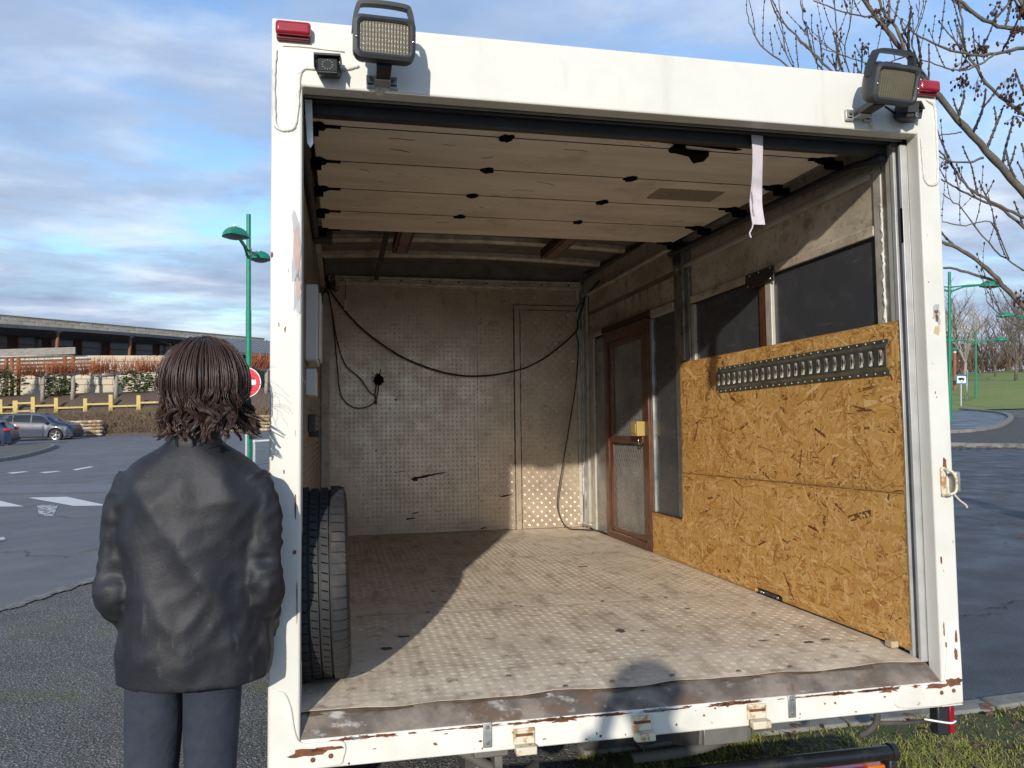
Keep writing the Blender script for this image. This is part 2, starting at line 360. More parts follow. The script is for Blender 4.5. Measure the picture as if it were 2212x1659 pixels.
for i, q in enumerate([[(-150, 1073), (-45, 1072), (52, 1095), (-60, 1096)], [(60, 1076), (145, 1074), (232, 1093), (160, 1094)], [(250, 1073), (335, 1071), (425, 1091), (345, 1092)], [(440, 1072), (525, 1070), (600, 1089), (530, 1090)]]):
    quad_mark('zebra_stripe', q)
for q in [[(14, 1022), (50, 1019), (63, 1019.3), (28, 1024)], [(84, 1021), (122, 1018), (134, 1018.5), (98, 1022.8)], [(156, 1015), (195, 1008), (203, 1009), (165, 1016.5)]]:
    quad_mark('road_dash', q)
quad_mark('parking_line', [(104, 948), (165, 941.5), (215, 937), (215, 938.2), (165, 943), (104, 949.4)])
wp = M('worn_paint', (.5, .5, .5), .8, 0, (9, (.09, .092, .1), .47, .53), [('n', 60, .2, .003)])
quad_mark('worn_mark', [(80, 1092), (126, 1091), (116, 1115), (84, 1116)], wp)
quad_mark('worn_mark', [(-30, 1168), (8, 1160), (14, 1168), (-20, 1178)], wp)
# kerbed island on the left
isl = gp((-300, 1003), (-120, 1010), (0, 998), (60, 987), (108, 973), (120, 966), (100, 963), (0, 970), (-300, 975))
isl = smoothpath([Vector((p.x, p.y, 0)) for p in isl]+[Vector((isl[0].x, isl[0].y, 0))], 3)[:-1]
mb = MB(); mb.prism([(p.x, p.y) for p in isl], -.3, .13, lambda u, v, w_: (u, v, G(u, v)+w_)); o = mb.build('kerb_island', stone, bevel=.03); o['kind'] = 'structure'
cxy = sum((Vector(p) for p in isl), Vector())/len(isl)
sheet('island_top', asph, [tuple((cxy+(p-cxy)*.93)[:2]) for p in isl], .135, 1)
# right: dark car park tarmac, kerb, road loop, paving, lawn
q = gp((1900, 1585), (2700, 1440), (3300, 1200), (3000, 985), (2212, 966), (2040, 969), (1700, 985), (1500, 1250))
sheet('car_park', road2, [(p.x, p.y) for p in q], .006, 1.2)
for l_ in ([(2045, 1010), (2300, 1012)], [(2040, 1031), (2300, 1027)], [(2040, 1050), (2200, 1064)]):
    a, b = gp(*l_); d = (b-a).normalized(); n2_ = Vector((-d.y, d.x, 0))*.03
    sheet('faint_bay_line', M('faint_paint', (.17, .17, .175), .8, 0, (8, (.07, .073, .08), .45, .6)), [tuple(p[:2]) for p in (a-n2_, b-n2_, b+n2_, a+n2_)], .011, 2)
def kerb(name, line, width, h, mat=stone, n=5, seglen=.9, label=None):
    P = smoothpath([Vector((p.x, p.y, 0)) for p in line], n)
    root = MB()
    # cut into single stones
    L_ = [0]
    for i in range(1, len(P)): L_.append(L_[-1]+(P[i]-P[i-1]).length)
    def at_(s):
        for i in range(1, len(P)):
            if L_[i] >= s: return P[i-1].lerp(P[i], (s-L_[i-1])/max(1e-6, L_[i]-L_[i-1]))
        return P[-1]
    par = None; k = 0; s_ = 0
    o0 = empty(name, tuple(onground(P[0]))); o0['kind'] = 'structure'
    while s_ < L_[-1]-.1:
        a, b = at_(s_+.006), at_(min(s_+seglen, L_[-1])-.006); d = (b-a).normalized(); nn = Vector((-d.y, d.x, 0))*width/2
        m_ = MB(); jz = random.uniform(-.006, .006)
        vs = [Vector((p.x, p.y, G(p.x, p.y)+z)) - o0.location for z in (-.15, h+jz) for p in (a-nn, b-nn, b+nn, a+nn)]
        m_.add(vs, [(3, 2, 1, 0), (4, 5, 6, 7), (0, 1, 5, 4), (1, 2, 6, 5), (2, 3, 7, 6), (3, 0, 4, 7)])
        m_.build('kerb_stone', mat, o0, bevel=.012); s_ += seglen
    return o0
kerb('car_park_kerb', gp((1850, 962), (2040, 965), (2130, 966), (2230, 969), (2400, 975)), .18, .11)
q = gp((1700, 958), (2040, 962), (2230, 966), (2600, 972), (2600, 905), (2212, 905), (2060, 885), (1700, 880))
sheet('pavement', paver, [(p.x, p.y) for p in q], .05, 1.5)
q = gp((1700, 955), (2040, 938), (2100, 934), (2150, 925), (2172, 914), (2178, 905), (2160, 897), (2120, 892), (2060, 889), (1700, 885))
rq = smoothpath([Vector((p.x, p.y, 0)) for p in q], 4)
sheet('road_loop', M('wet_road', (.10, .108, .122), .45, 0, (.8, (.085, .09, .10), .4, .65), [('n', 60, .2, .003)], rvar=(1, .35, .6)), [(p.x, p.y) for p in rq], .056, 1.5)
kerb('road_loop_kerb', gp((2040, 940), (2100, 936), (2152, 927), (2176, 915), (2183, 905), (2164, 896.5), (2122, 891), (2075, 887)), .2, .15, seglen=1.1)
# grassy rise behind the loop
mb = MB(); nx, ny = 60, 26; base = []
for j in range(ny):
    for i in range(nx):
        lat = 22 + i*1.35; dep = 47 + j*2.2 + max(0, (30-lat))*.0
        P = CAM + RGT*lat + FWD*dep
        rise = max(0, min(1, j/9))
        rise = rise*rise*(3-2*rise)
        h = rise*(.62+.062*max(0, lat-33))*1.25 + .03*math.sin(i*.9)*math.sin(j*.7)*rise
        base.append((P.x, P.y, G(P.x, P.y)+.06+h))
mb.add(base, [(j*nx+i, j*nx+i+1, (j+1)*nx+i+1, (j+1)*nx+i) for j in range(ny-1) for i in range(nx-1)])
lw = mb.build('grass_hill', lawn, smooth=True); lw['kind'] = 'structure'
def Gh(P):
    best = min(base, key=lambda q_: (q_[0]-P.x)**2+(q_[1]-P.y)**2); return best[2]
# grass verge behind the truck with its kerb
vk = gp((2420, 1492), (2212, 1519), (2078, 1537), (1900, 1557), (1700, 1576), (1500, 1598), (1250, 1628))
kerb('verge_kerb', vk, .13, .035, seglen=.8)
vpoly = [(p.x, p.y) for p in gp((2440, 1500), (2212, 1528), (2078, 1546), (1900, 1566), (1700, 1586), (1500, 1608), (1250, 1640), (1200, 1900), (1500, 2400), (2600, 2600), (3000, 1800))]
sheet('verge', grassm, vpoly, .012, .25)
def inpoly(x, y, poly):
    c = False; n = len(poly)
    for i in range(n):
        x1, y1 = poly[i]; x2, y2 = poly[(i+1) % n]
        if (y1 > y) != (y2 > y) and x < (x2-x1)*(y-y1)/(y2-y1)+x1: c = not c
    return c
def set_cols(o, cols):
    a = o.data.color_attributes.new('col', 'FLOAT_COLOR', 'POINT')
    a.data.foreach_set('color', np.array(cols, dtype=np.float32).ravel())
xs = [p[0] for p in vpoly]; ys = [p[1] for p in vpoly]; V_ = []; F_ = []; K_ = []
clumps = [(random.uniform(min(xs), max(xs)), random.uniform(min(ys), max(ys)), random.uniform(.1, .3), random.random()) for _ in range(120)]
cnt = 0
while cnt < 62000:
    x = random.uniform(min(xs), max(xs)); y = random.uniform(max(ys)-2.3, max(ys))
    if not inpoly(x, y, vpoly): continue
    near = min(((x-c[0])**2+(y-c[1])**2)/c[2]**2 for c in clumps[:60])
    nearb = min(((x-c[0])**2+(y-c[1])**2)/c[2]**2 for c in clumps[60:95])
    if nearb < .5 and random.random() < .85: cnt += 1; continue
    h = random.uniform(.012, .034)*(1.2 if near < .6 else .75); a = random.uniform(0, 6.28); t_ = random.uniform(.4, 1.6)*h*1.5; wd = random.uniform(.0012, .0026)
    z = G(x, y)+.008; b0 = len(V_)
    dx, dy = math.cos(a), math.sin(a)
    V_ += [(x-dy*wd, y+dx*wd, z), (x+dy*wd, y-dx*wd, z), (x+dx*t_*.45+dy*wd*.8, y+dy*t_*.45-dx*wd*.8, z+h*.7), (x+dx*t_*.45-dy*wd*.8, y+dy*t_*.45+dx*wd*.8, z+h*.7), (x+dx*t_, y+dy*t_, z+h)]
    F_ += [(b0, b0+1, b0+2, b0+3), (b0+3, b0+2, b0+4)]
    g = random.random()
    c = (.17+.17*g, .21+.13*g, .035+.03*g) if random.random() < (.8 if near < .8 else .5) else random.choice(((.34, .27, .12), (.20, .14, .075), (.13, .085, .05)))
    K_ += [(*c, 1)]*5; cnt += 1
m_ = MB(); m_.v = V_; m_.f = F_; o = m_.build('verge_grass', blade, fix=False); set_cols(o, K_)
tag(o, 'short yellow-green grass on the verge under the truck tail', 'grass', kind='stuff')
m_ = MB()
for _ in range(420):
    for _t in range(50):
        x = random.uniform(min(xs), max(xs)); y = random.uniform(max(ys)-2.2, max(ys))
        if inpoly(x, y, vpoly): break
    s_ = random.uniform(.012, .035); Mx = Matrix.Translation((x, y, G(x, y)+random.uniform(.02, .045))) @ Matrix.Rotation(random.uniform(0, 6.28), 4, 'Z') @ Matrix.Rotation(random.uniform(-.5, .5), 4, 'X')
    m_.add([Mx @ Vector(p) for p in ((-s_, 0, 0), (-.3*s_, -.45*s_, .1*s_), (.6*s_, -.35*s_, .15*s_), (s_, 0, 0), (.5*s_, .4*s_, .2*s_), (-.4*s_, .4*s_, .12*s_))], [(0, 1, 2, 3), (0, 3, 4, 5)])
for _ in range(110):      # leaves blown against the far kerb and on the tarmac
    if random.random() < .93: P = gpix(random.uniform(2030, 2215), random.uniform(966, 973))
    else: P = gpix(random.uniform(2085, 2230), random.uniform(1000, 1250))
    s_ = random.uniform(.03, .08); Mx = Matrix.Translation((P.x, P.y, P.z+.03)) @ Matrix.Rotation(random.uniform(0, 6.28), 4, 'Z') @ Matrix.Rotation(random.uniform(-.5, .5), 4, 'X')
    m_.add([Mx @ Vector(p) for p in ((-s_, 0, 0), (0, -.4*s_, .1*s_), (s_, 0, 0), (0, .4*s_, .2*s_))], [(0, 1, 2, 3)])
o = m_.build('fallen_leaves', leafm, fix=False); tag(o, 'brown fallen leaves scattered on the verge and along the kerb', 'leaves', kind='stuff')

# cracks, seams and a relaid strip in the tarmac
patchm = M('relaid_tarmac', (.165, .172, .185), .8, 0, (2, (.14, .145, .155), .4, .65), [('v', 150, .4, .005)], layers=[(90, (.22, .225, .23), .55, .65)])
q = gp((-400, 1052), (-100, 1050), (300, 1044), (640, 1038), (640, 1062), (300, 1064), (-100, 1067), (-400, 1068)); sheet('relaid_strip', patchm, [(p.x, p.y) for p in q], .0065, 1.5)
crk = M('tarmac_crack', (.028, .027, .026), .95)
rr = random.Random(5)
for (xa, ya), (xb, yb) in (((-60, 1034), (260, 1026)), ((-40, 1068), (330, 1063)), ((90, 1120), (420, 1130)), ((-60, 1195), (150, 1205)), ((20, 985), (200, 992)), ((2060, 1120), (2230, 1135)), ((2060, 1330), (2230, 1300)), ((2080, 1042), (2220, 1045))):
    A, B = gpix(xa, ya), gpix(xb, yb); n_ = 26; P = [A.lerp(B, i/n_) for i in range(n_+1)]; d = (B-A).normalized(); nn_ = Vector((-d.y, d.x, 0)); off = 0; m = MB(); V = []
    for i, p in enumerate(P):
        off += rr.gauss(0, .05); w_ = rr.uniform(.003, .009); c = p+nn_*off
        for s_ in (-1, 1): k = c+nn_*w_*s_; V.append((k.x, k.y, G(k.x, k.y)+.0115))
    m.add(V, [(2*i, 2*i+1, 2*i+3, 2*i+2) for i in range(n_)]); o = m.build('crack', crk, fix=False); o['kind'] = 'structure'
# ------------------------------------------------------------------ the truck (coordinates: x right, y into the box, z up from its floor)
from mathutils import noise as NZ_
truck = empty('box_truck', mw=TM)
tag(truck, 'white box truck seen from behind with its roller door open', 'truck')
def tb(name, mat, *boxes, parent=truck, bevel=.003, **k):
    m = MB()
    for b_ in boxes: m.box(*b_)
    return m.build(name, mat, parent, bevel=bevel, **k)
XL, XR, YB, ZI = .05, 2.085, 3.746, 1.735
W_, H_, ZB = 2.16, 1.926, -.146
XLI, XRI, ZSI = .084, 2.083, -.064
# rear frame: header, posts, sill
m = MB(); m.prism([(0, ZSI-.0785), (0, H_), (W_, H_), (W_, ZSI-.0785), (XRI, ZSI-.0785), (XRI, ZI), (XLI, ZI), (XLI, ZSI-.0785)], 0, .06, lambda u, v, w_: (u, w_, v)); fr = m.build('rear_frame', white, truck, bevel=.006, seg=3)
tb('post_return', white, (.002, XLI-.002, .0605, .074, ZSI-.078, ZI+.1), parent=fr, bevel=.002)
m = MB(); m.prism([(0, ZB), (0, -.07), (.055, -.032), (.075, -.032), (.075, ZB)], XLI, XRI, lambda u, v, w_: (w_, u, v)); m.build('sill', whiterust, fr, bevel=.004)
m = MB(); m.prism([(0, ZB), (XLI+.002, ZB), (XLI+.002, ZSI-.078), (0, ZSI-.078)], .0, .073, lambda u, v, w_: (u, w_, v)); m.build('corner_block', whiterust, fr, bevel=.005)
m = MB(); m.prism([(XRI-.002, ZB), (W_, ZB), (W_, ZSI-.078), (XRI-.002, ZSI-.078)], .0, .059, lambda u, v, w_: (u, w_, v)); m.build('corner_block', whiterust, fr, bevel=.005)
# gussets welded into the lower corners (rounded L plates)
def gusset(name, pts, mat=whiterust):
    P = [(p.x, p.z) for p in smoothpath([Vector((a, 0, b)) for a, b in pts], 4)]
    m = MB(); m.prism(P, -.006, .002, lambda u, v, w_: (u, w_, v)); return m.build(name, mat, fr, bevel=.003)
gusset('corner_gusset', [(.004, ZB+.004), (.004, -.02), (.006, .05), (.02, .068), (.045, .062), (.062, .02), (.07, -.03), (.082, -.066), (.11, -.074), (.19, -.076), (.205, -.092), (.20, -.12), (.185, ZB+.006), (.09, ZB+.003)])
gusset('corner_gusset', [(W_-.004, ZB+.01), (W_-.004, -.02), (W_-.008, .10), (W_-.02, .115), (W_-.045, .105), (W_-.055, .03), (W_-.068, -.05), (W_-.09, -.07), (W_-.22, -.082), (W_-.25, -.1), (W_-.24, ZB+.012), (W_-.1, ZB+.005)])
# sealant beads
def beadline(pts, r=.0042, name='sealant_bead', mat=bead):
    P = smoothpath([Vector((a, -.002 if len(p_) < 3 else p_[2], b)) for p_ in pts for a, b in [p_[:2]]], 6)
    P = [p+Vector((random.uniform(-.0008, .0008), 0, random.uniform(-.0008, .0008))) for p in P]
    m = MB(); m.tube(P, [r*random.uniform(.8, 1.15) for _ in P], 6); return m.build(name, mat, fr, smooth=True)
beadline([(.012, 1.83), (.008, 1.76), (.008, 1.68), (.012, 1.62), (.024, 1.605), (.045, 1.604), (.062, 1.615), (.071, 1.66), (.074, 1.72), (.077, 1.765), (.09, 1.784), (.115, 1.787), (.19, 1.79), (.225, 1.80), (.24, 1.805)], .0055)
beadline([(2.092, 1.72), (2.094, 1.65), (2.098, 1.59), (2.11, 1.566), (2.13, 1.562), (2.147, 1.575), (2.152, 1.63), (2.153, 1.75), (2.15, 1.83), (2.12, 1.855)], .0042)
beadline([(.03, 1.845), (.09, 1.848), (.2, 1.843)], .002)
# rust and repairs (irregular shapes of their own)
def patch(cx, cz, rx, rz, mat, y=-.0015, n=18, jag=.35, name='rust_patch', seed=None):
    rr = random.Random(seed if seed is not None else cx*991+cz*77)
    P = []
    for i in range(n):
        a = 2*math.pi*i/n; k = 1+rr.uniform(-jag, jag)*.8
        P.append((cx+rx*k*math.copysign(abs(math.cos(a))**.7, math.cos(a)), cz+rz*k*math.copysign(abs(math.sin(a))**.7, math.sin(a))))
    m = MB(); m.prism(P, y, y+.0012, lambda u, v, w_: (u, w_, v)); return m.build(name, mat, fr)
patch(.070, 1.27, .012, .10, primer, name='primer_patch'); patch(.071, 1.265, .008, .07, pinkfill, -.0025, name='filler_patch'); patch(.073, 1.15, .010, .06, primer, name='primer_patch'); patch(.075, 1.155, .006, .03, pinkfill, -.0025, name='filler_patch')
for a in [(.068, .435, .005, .006), (.105, -.098, .045, .010, -.0075), (.155, -.092, .04, .005, -.0075), (.07, .56, .002, .03), (.075, .3, .0015, .05), (.004, 1.25, .003, .008), (2.12, -.068, .03, .012, -.0075), (2.06, -.076, .04, .008, -.0075), (2.135, .02, .006, .018, -.0075), (2.138, .075, .004, .02, -.0075), (2.128, .62, .007, .03), (2.124, 1.115, .006, .012), (2.122, 1.135, .008, .006), (2.10, .32, .003, .012), (2.099, .10, .002, .02), (2.104, .05, .002, .01)]:
    patch(*a[:4], rust, a[4] if len(a) > 4 else -.0015)
patch(2.125, 1.128, .014, .03, primer, -.0008, jag=.5, name='scrape')
for x, z in ((.118, -.118), (.165, -.112), (2.075, -.098), (2.12, -.095)):
    m = MB(); m.lathe([(.0, -.004), (.005, -.004), (.0068, -.001), (.0068, .006)], 12, lambda r, a, h: (x+r*math.cos(a), h-.006, z+r*math.sin(a))); m.build('screw', rust, fr, smooth=True)
# worn edge of the sill: flakes of bare rust along the lip
rr = random.Random(17)
for k_ in range(64):
    x = rr.uniform(XLI+.1, XRI-.02) if k_ > 20 else rr.uniform(.75, 1.9); rx_ = rr.uniform(.006, .05); rz_ = rr.uniform(.0012, .0045)*(1.7 if rr.random() < .2 else 1)
    patch(x, -.0715-rr.uniform(0, .003), rx_, rz_, rust if rr.random() < .85 else primer, -.0012, 26, .6, seed=k_)
for k_ in range(26):
    patch(rr.uniform(.2, 2.0), rr.uniform(-.14, -.08), rr.uniform(.001, .006), rr.uniform(.001, .004), rust, -.0012, 10, .6, seed=100+k_)
for k_ in range(16):
    patch(rr.choice((rr.uniform(.01, .075), rr.uniform(2.09, 2.15))), rr.uniform(-.05, 1.5), rr.uniform(.0008, .0025), rr.uniform(.001, .008), rr.choice((rust, primer)), -.0012, 10, .6, seed=200+k_)
rs_ = M('rust_streak', (.50, .36, .22), .7, 0, (30, (.62, .56, .46), .45, .65))
for x, z, l in ((.105, -.108, .02), (.70, -.09, .03), (1.055, -.088, .03), (1.425, -.085, .03), (2.125, .59, .05), (2.122, 1.09, .03), (1.9, 1.755, .015), (.3, 1.745, .02)):
    patch(x, z-l*.5, .012, l*.5, rs_, -.0009, 14, .5, name='rust_stain', seed=int(x*500))
# sill ledge, dirt line and floor plates
m = MB(); m.prism([(.004, -.0665), (.07, -.0215), (.13, -.0215), (.13, -.08), (.004, -.08)], XLI, XRI, lambda u, v, w_: (w_, u, v)); m.build('sill_ledge', sillm, truck, bevel=.002)
m = MB(); N_ = 90; a_ = []; b_ = []
for i in range(N_+1):
    x = .1+1.97*i/N_; a_.append((x, .085, -.0125)); b_.append((x, .062+.012*math.sin(i*.5)*math.sin(i*.13)+random.uniform(-.004, .004), -.0255))
for i in range(N_): m.add([a_[i], a_[i+1], b_[i+1], b_[i]], [(0, 1, 2, 3)])
m.build('dirt_line', dirt, truck)
def tread(name, mat, u0, u1, v0, v1, f, parent, pitch=.0335, l=.0118, wd=.0021, h=.0008, skip=None):
    """raised almond bars, pairs turned alternately: f(u,v,w) maps to 3-D"""
    V, Fc = [], []
    nu = int((u1-u0)/pitch); nv = int((v1-v0)/pitch)
    for j in range(nv):
        for i in range(nu):
            u = u0+(i+.5)*pitch; v = v0+(j+.5)*pitch
            if skip and skip(u, v): continue
            sg = 1 if (i+j) % 2 else -1; hh_ = h*max(.7, min(1.15, .95+.8*NZ_.noise(Vector((u*2.6, v*2.6, 7.1)))))
            u += random.gauss(0, .0006); v += random.gauss(0, .0006)
            for o_ in (-.0044, .0044):
                c, s_ = math.cos(R(45))*1, math.sin(R(45))*sg
                cu, cv = u-s_*o_, v+c*o_
                pts = [(-l, 0), (-l*.35, -wd), (l*.35, -wd), (l, 0), (l*.35, wd), (-l*.35, wd)]
                b0 = len(V)
                for a, b in pts: V.append(f(cu+a*c-b*s_, cv+a*s_+b*c, 0))
                for a in (-l*.55, l*.55): V.append(f(cu+a*c, cv+a*s_, hh_))
                Fc += [(b0, b0+1, b0+6), (b0+1, b0+2, b0+7, b0+6), (b0+2, b0+3, b0+7), (b0+3, b0+4, b0+7), (b0+4, b0+5, b0+6, b0+7), (b0+5, b0, b0+6)]
    m = MB(); m.v = V; m.f = Fc; o = m.build(name, mat, parent, fix=False); o['kind'] = 'stuff'; return o
def zfl(y): return -.013*max(0, (.26-y)/.2) if y < .26 else 0
for k, (y0, y1, dz) in enumerate(((.058, 1.126, 0), (1.129, 2.45, .0015), (2.453, YB, -.001))):
    ys_ = ([y0+.002*math.sin(i) for i in range(1)])
    m = MB(); n_ = 40
    rows = [y0, y0+.03, .26, y1] if k == 0 else [y0, y1]
    grid = []
    for r_, yy in enumerate(rows):
        for i in range(n_+1):
            x = XL+.012+(2.062-XL-.012)*i/n_
            wob = (.006*math.sin(i*.55)+.004*math.sin(i*1.7+1)+.0) if (k == 0 and r_ == 0) else 0
            grid.append((x, yy+wob, zfl(yy)+dz+(.003*math.sin(i*.9) if k == 0 and r_ == 0 else 0)))
    nn = len(grid); under = [(a, b, c-.0009) for a, b, c in grid]
    fs = []
    for r_ in range(len(rows)-1):
        for i in range(n_): fs.append((r_*(n_+1)+i, r_*(n_+1)+i+1, (r_+1)*(n_+1)+i+1, (r_+1)*(n_+1)+i))
    fs += [(i+1, i, nn+i, nn+i+1) for i in range(n_)]
    m.add(grid+under, fs); pl = m.build('floor_plate', alufloor, truck)
    tread('tread_bars', alufloor, XL+.03, 2.05, y0+.02, y1-.012, lambda u, v, w_, dz=dz: (u, v, zfl(v)+dz+w_), pl)
tb('floor_deck', undersd, (XL, 2.085, .13, YB, -.06, -.0085), bevel=0)
for x, y in ((.55, 1.12), (.93, 1.135), (1.32, 1.13), (1.62, 1.13), (.95, 1.12), (1.3, .6), (1.84, .75), (1.9, .5), (1.2, 2.44), (.7, 2.45), (1.7, 2.44), (.7, .2), (1.2, .1), (1.6, .09), (1.0, .09), (.85, .085), (1.42, .09)):
    m = MB(); m.lathe([(.009, .0), (.0075, .0022), (.0035, .0022), (.0, .0012)], 12, lambda r, a, h: (x+r*math.cos(a), y+r*math.sin(a), h+zfl(y)+.0022)); m.build('floor_screw', galvd, truck, smooth=True)
for x, y, rx, ry in ((1.88, .32, .02, .012), (1.8, .30, .02, .013), (1.62, .9, .016, .01), (1.75, .42, .012, .008), (.62, 1.55, .014, .01), (.64, 1.3, .012, .009), (1.44, 1.4, .02, .008), (.35, .6, .025, .02), (.42, .75, .03, .012), (1.66, .36, .03, .006), (1.5, 2.0, .03, .02), (1.22, .62, .02, .03)):
    P = [(x+rx*random.uniform(.6, 1.2)*math.cos(a*.5236), y+ry*random.uniform(.6, 1.2)*math.sin(a*.5236)) for a in range(12)]
    m = MB(); m.prism(P, .0018, .0024, lambda u, v, w_: (u, v, w_)); m.build('stain', dirt, truck)
# box shell: outer skins, roof
for x0, x1, y0 in ((.004, .022, .075), (W_-.022, W_-.004, .061)):
    m = MB(); m.prism([(y0, ZB+.02), (YB+.06, ZB+.02), (YB+.06, 2.035), (y0, 1.915)], x0, x1, lambda u, v, w_: (w_, u, v)); m.build('outer_skin', white, truck)
tb('front_skin', white, (.004, W_-.004, YB+.061, YB+.08, ZB+.02, 2.12), bevel=.004)
m = MB(); n_ = 24
def zroof(x, y): return (1.90+.030*y) + .035*(1-((x-1.08)/1.08)**2)
for (y0, y1) in ((.076, YB+.06),):
    vs = [(x_, y_, zroof(x_, y_)+d_) for d_ in (0, .012) for y_ in (y0, y1) for x_ in [W_*i/n_ for i in range(n_+1)]]
    k = n_+1
    fs = [(i, i+1, k+i+1, k+i) for i in range(n_)]+[(2*k+i, 2*k+i+1, 3*k+i+1, 3*k+i) for i in range(n_)]+[(i, i+1, 2*k+i+1, 2*k+i) for i in range(n_)]+[(k+i, k+i+1, 3*k+i+1, 3*k+i) for i in range(n_)]
    fs += [(0, k, 3*k, 2*k), (n_, k+n_, 3*k+n_, 2*k+n_)]
    m.add(vs, fs)
m.build('roof_sheet', darkalu, truck, smooth=True, auto=40)
for y in (.6, 1.35, 2.1, 2.72, 3.25):
    m = MB(); vs = []; n_ = 30
    for i in range(n_+1):
        x = XL+.01+(2.05-XL)*i/n_; z = zroof(x, y)
        for a, b in ((0, -.002), (0, -.03), (.022, -.042), (.05, -.042), (.072, -.03), (.072, -.002)): vs.append((x, y+a, z+b))
    fs = [(i*6+j, i*6+j+1, (i+1)*6+j+1, (i+1)*6+j) for i in range(n_) for j in range(5)]
    m.add(vs, fs); m.build('roof_rib', ribm, truck, smooth=True, auto=25)
for x0, x1 in ((.505, .60), (1.46, 1.56)):
    tb('roof_runner', M('runner_wood', (.21, .15, .12), .7, 0, (6, (.15, .10, .08), .4, .65)), (x0+.018, x1-.018, 1.2, 2.66, 1.865, 1.915), bevel=.006)
    tb('roof_runner_edge', M('runner_edge', (.10, .05, .04), .7), (x0, x0+.017, 1.2, 2.68, 1.872, 1.93), (x1-.017, x1, 1.2, 2.68, 1.872, 1.93), bevel=.002)
tb('roof_bar', rubber, (.43, .462, 1.7, 3.6, 1.875, 1.89), bevel=.002)
# side roof rails
tb('roof_rail', trim, (2.05, 2.084, .1, YB-.02, 1.80, 1.815), (2.072, 2.085, .1, YB-.02, 1.815, 1.93), bevel=.002)
tb('roof_rail', trim, (XL, XL+.03, .1, YB-.02, 1.83, 1.845), bevel=.002)
# bulkhead of tread plate
bw = MB().box(XL+.02, 1.2195, YB, YB+.02, .002, 1.862).build('bulkhead_panel', alu, truck)
tread('tread_bars', alu, XL+.055, 1.212, .012, 1.855, lambda u, v, w_: (u, YB-w_*1.25, v), bw)
bw2 = MB().box(1.2225, 2.075, YB+.0015, YB+.02, .002, 1.862).build('bulkhead_panel', alu, truck)
tread('tread_bars', alu, 1.232, 2.04, .012, 1.855, lambda u, v, w_: (u, YB+.0015-w_*1.25, v), bw2, skip=lambda u, v: (1.497 < u < 1.572 and v < 1.74) or (u > 1.49 and 1.695 < v < 1.745))
tb('bulkhead_seam_shadow', M('dark_gap', (.03, .025, .02), .9), (1.2193, 1.2227, YB+.004, YB+.006, .002, 1.862), bevel=0)
tb('blanked_door_frame', alu, (1.514, 1.556, YB-.006, YB+.001, .0, 1.735), (1.556, 2.045, YB-.006, YB+.001, 1.703, 1.735), parent=bw2, bevel=.002)
sg_ = M('grimy_sealant', (.10, .075, .055), .9, 0, (30, (.2, .16, .12), .5, .7), [('n', 80, .5, .003)])
for P in ([(1.510, 0), (1.510, 1.738), (2.045, 1.738)], [(1.559, 0), (1.559, 1.70), (2.045, 1.70)]):
    pts = []
    for a, b in zip(P[:-1], P[1:]):
        k = int(math.hypot(b[0]-a[0], b[1]-a[1])/.02)
        pts += [(a[0]+(b[0]-a[0])*i/k+random.uniform(-.0015, .0015), YB-.003, a[1]+(b[1]-a[1])*i/k+random.uniform(-.0015, .0015)) for i in range(k)]
    m = MB(); m.tube(pts, [random.uniform(.0025, .0055) for _ in pts], 5); m.build('seam_sealant', sg_, bw2, smooth=True)
for cx, cz, rx, rz in ((.80, .42, .09, .014), (.74, .405, .03, .02), (.9, .44, .08, .006), (.62, .46, .05, .003), (.74, .15, .035, .006), (.70, .11, .04, .008), (1.44, .26, .06, .006), (.6, 1.0, .01, .01), (.45, .62, .008, .006), (1.25, .02, .03, .006)):
    P = [(cx+rx*random.uniform(.5, 1.2)*math.cos(i*.393)+0, cz+rz*random.uniform(.5, 1.2)*math.sin(i*.393)+.12*(rx*math.cos(i*.393))) for i in range(16)]
    m = MB(); m.prism(P, YB-.0028, YB-.0022, lambda u, v, w_: (u, w_, v)); m.build('scuff', M('scuff', (.055, .048, .042), .8, .2), bw)
# beam over the bulkhead and corner angles
bm_ = tb('bulkhead_beam', ribm, (.10, 2.05, YB-.035, YB+.02, 1.863, 1.885), (.10, 2.05, YB-.028, YB+.02, 1.887, 1.905), (.10, 2.05, YB-.04, YB+.02, 1.907, 1.925), bevel=.003)
for x in np.linspace(.42, 1.95, 8): tb('rivet', hinge, (x-.006, x+.006, YB-.0405, YB-.03, 1.892, 1.901), parent=bm_, bevel=.001)
for x in np.linspace(.35, 1.98, 7): tb('rivet', hinge, (x-.004, x+.004, YB-.0375, YB-.03, 1.871, 1.877), parent=bm_, bevel=.001)
tb('upper_bulkhead', darkalu, (XL, 2.085, YB-.01, YB+.02, 1.926, 2.06), bevel=0)
ca = tb('corner_angle', trim, (XL+.003, XL+.062, YB-.012, YB-.002, .0, 1.86), bevel=.002)
for z in np.linspace(.12, 1.75, 9): tb('rivet', hinge, (XL+.044, XL+.05, YB-.014, YB-.011, z, z+.006), parent=ca, bevel=.001)
cb = tb('corner_angle', trim, (2.018, 2.046, YB-.014, YB-.004, .02, 1.862), bevel=.002)
for z in np.linspace(.1, 1.78, 11): tb('rivet', hinge, (2.028, 2.034, YB-.016, YB-.013, z, z+.006), parent=cb, bevel=.001)
tb('corner_angle', galv, (2.05, 2.084, YB-.05, YB-.006, .0, 1.90), bevel=.003)
tb('corner_angle', trim, (2.062, 2.0845, YB-.12, YB-.06, .0, 1.8), bevel=.003)
m = MB(); pts = [(2.048+random.uniform(-.002, .002), YB-.03+random.uniform(-.004, .004), .25+i*.02) for i in range(66)]; m.tube(pts, [random.uniform(.002, .006) for _ in pts], 5); m.build('seam_sealant', bead, truck, smooth=True)
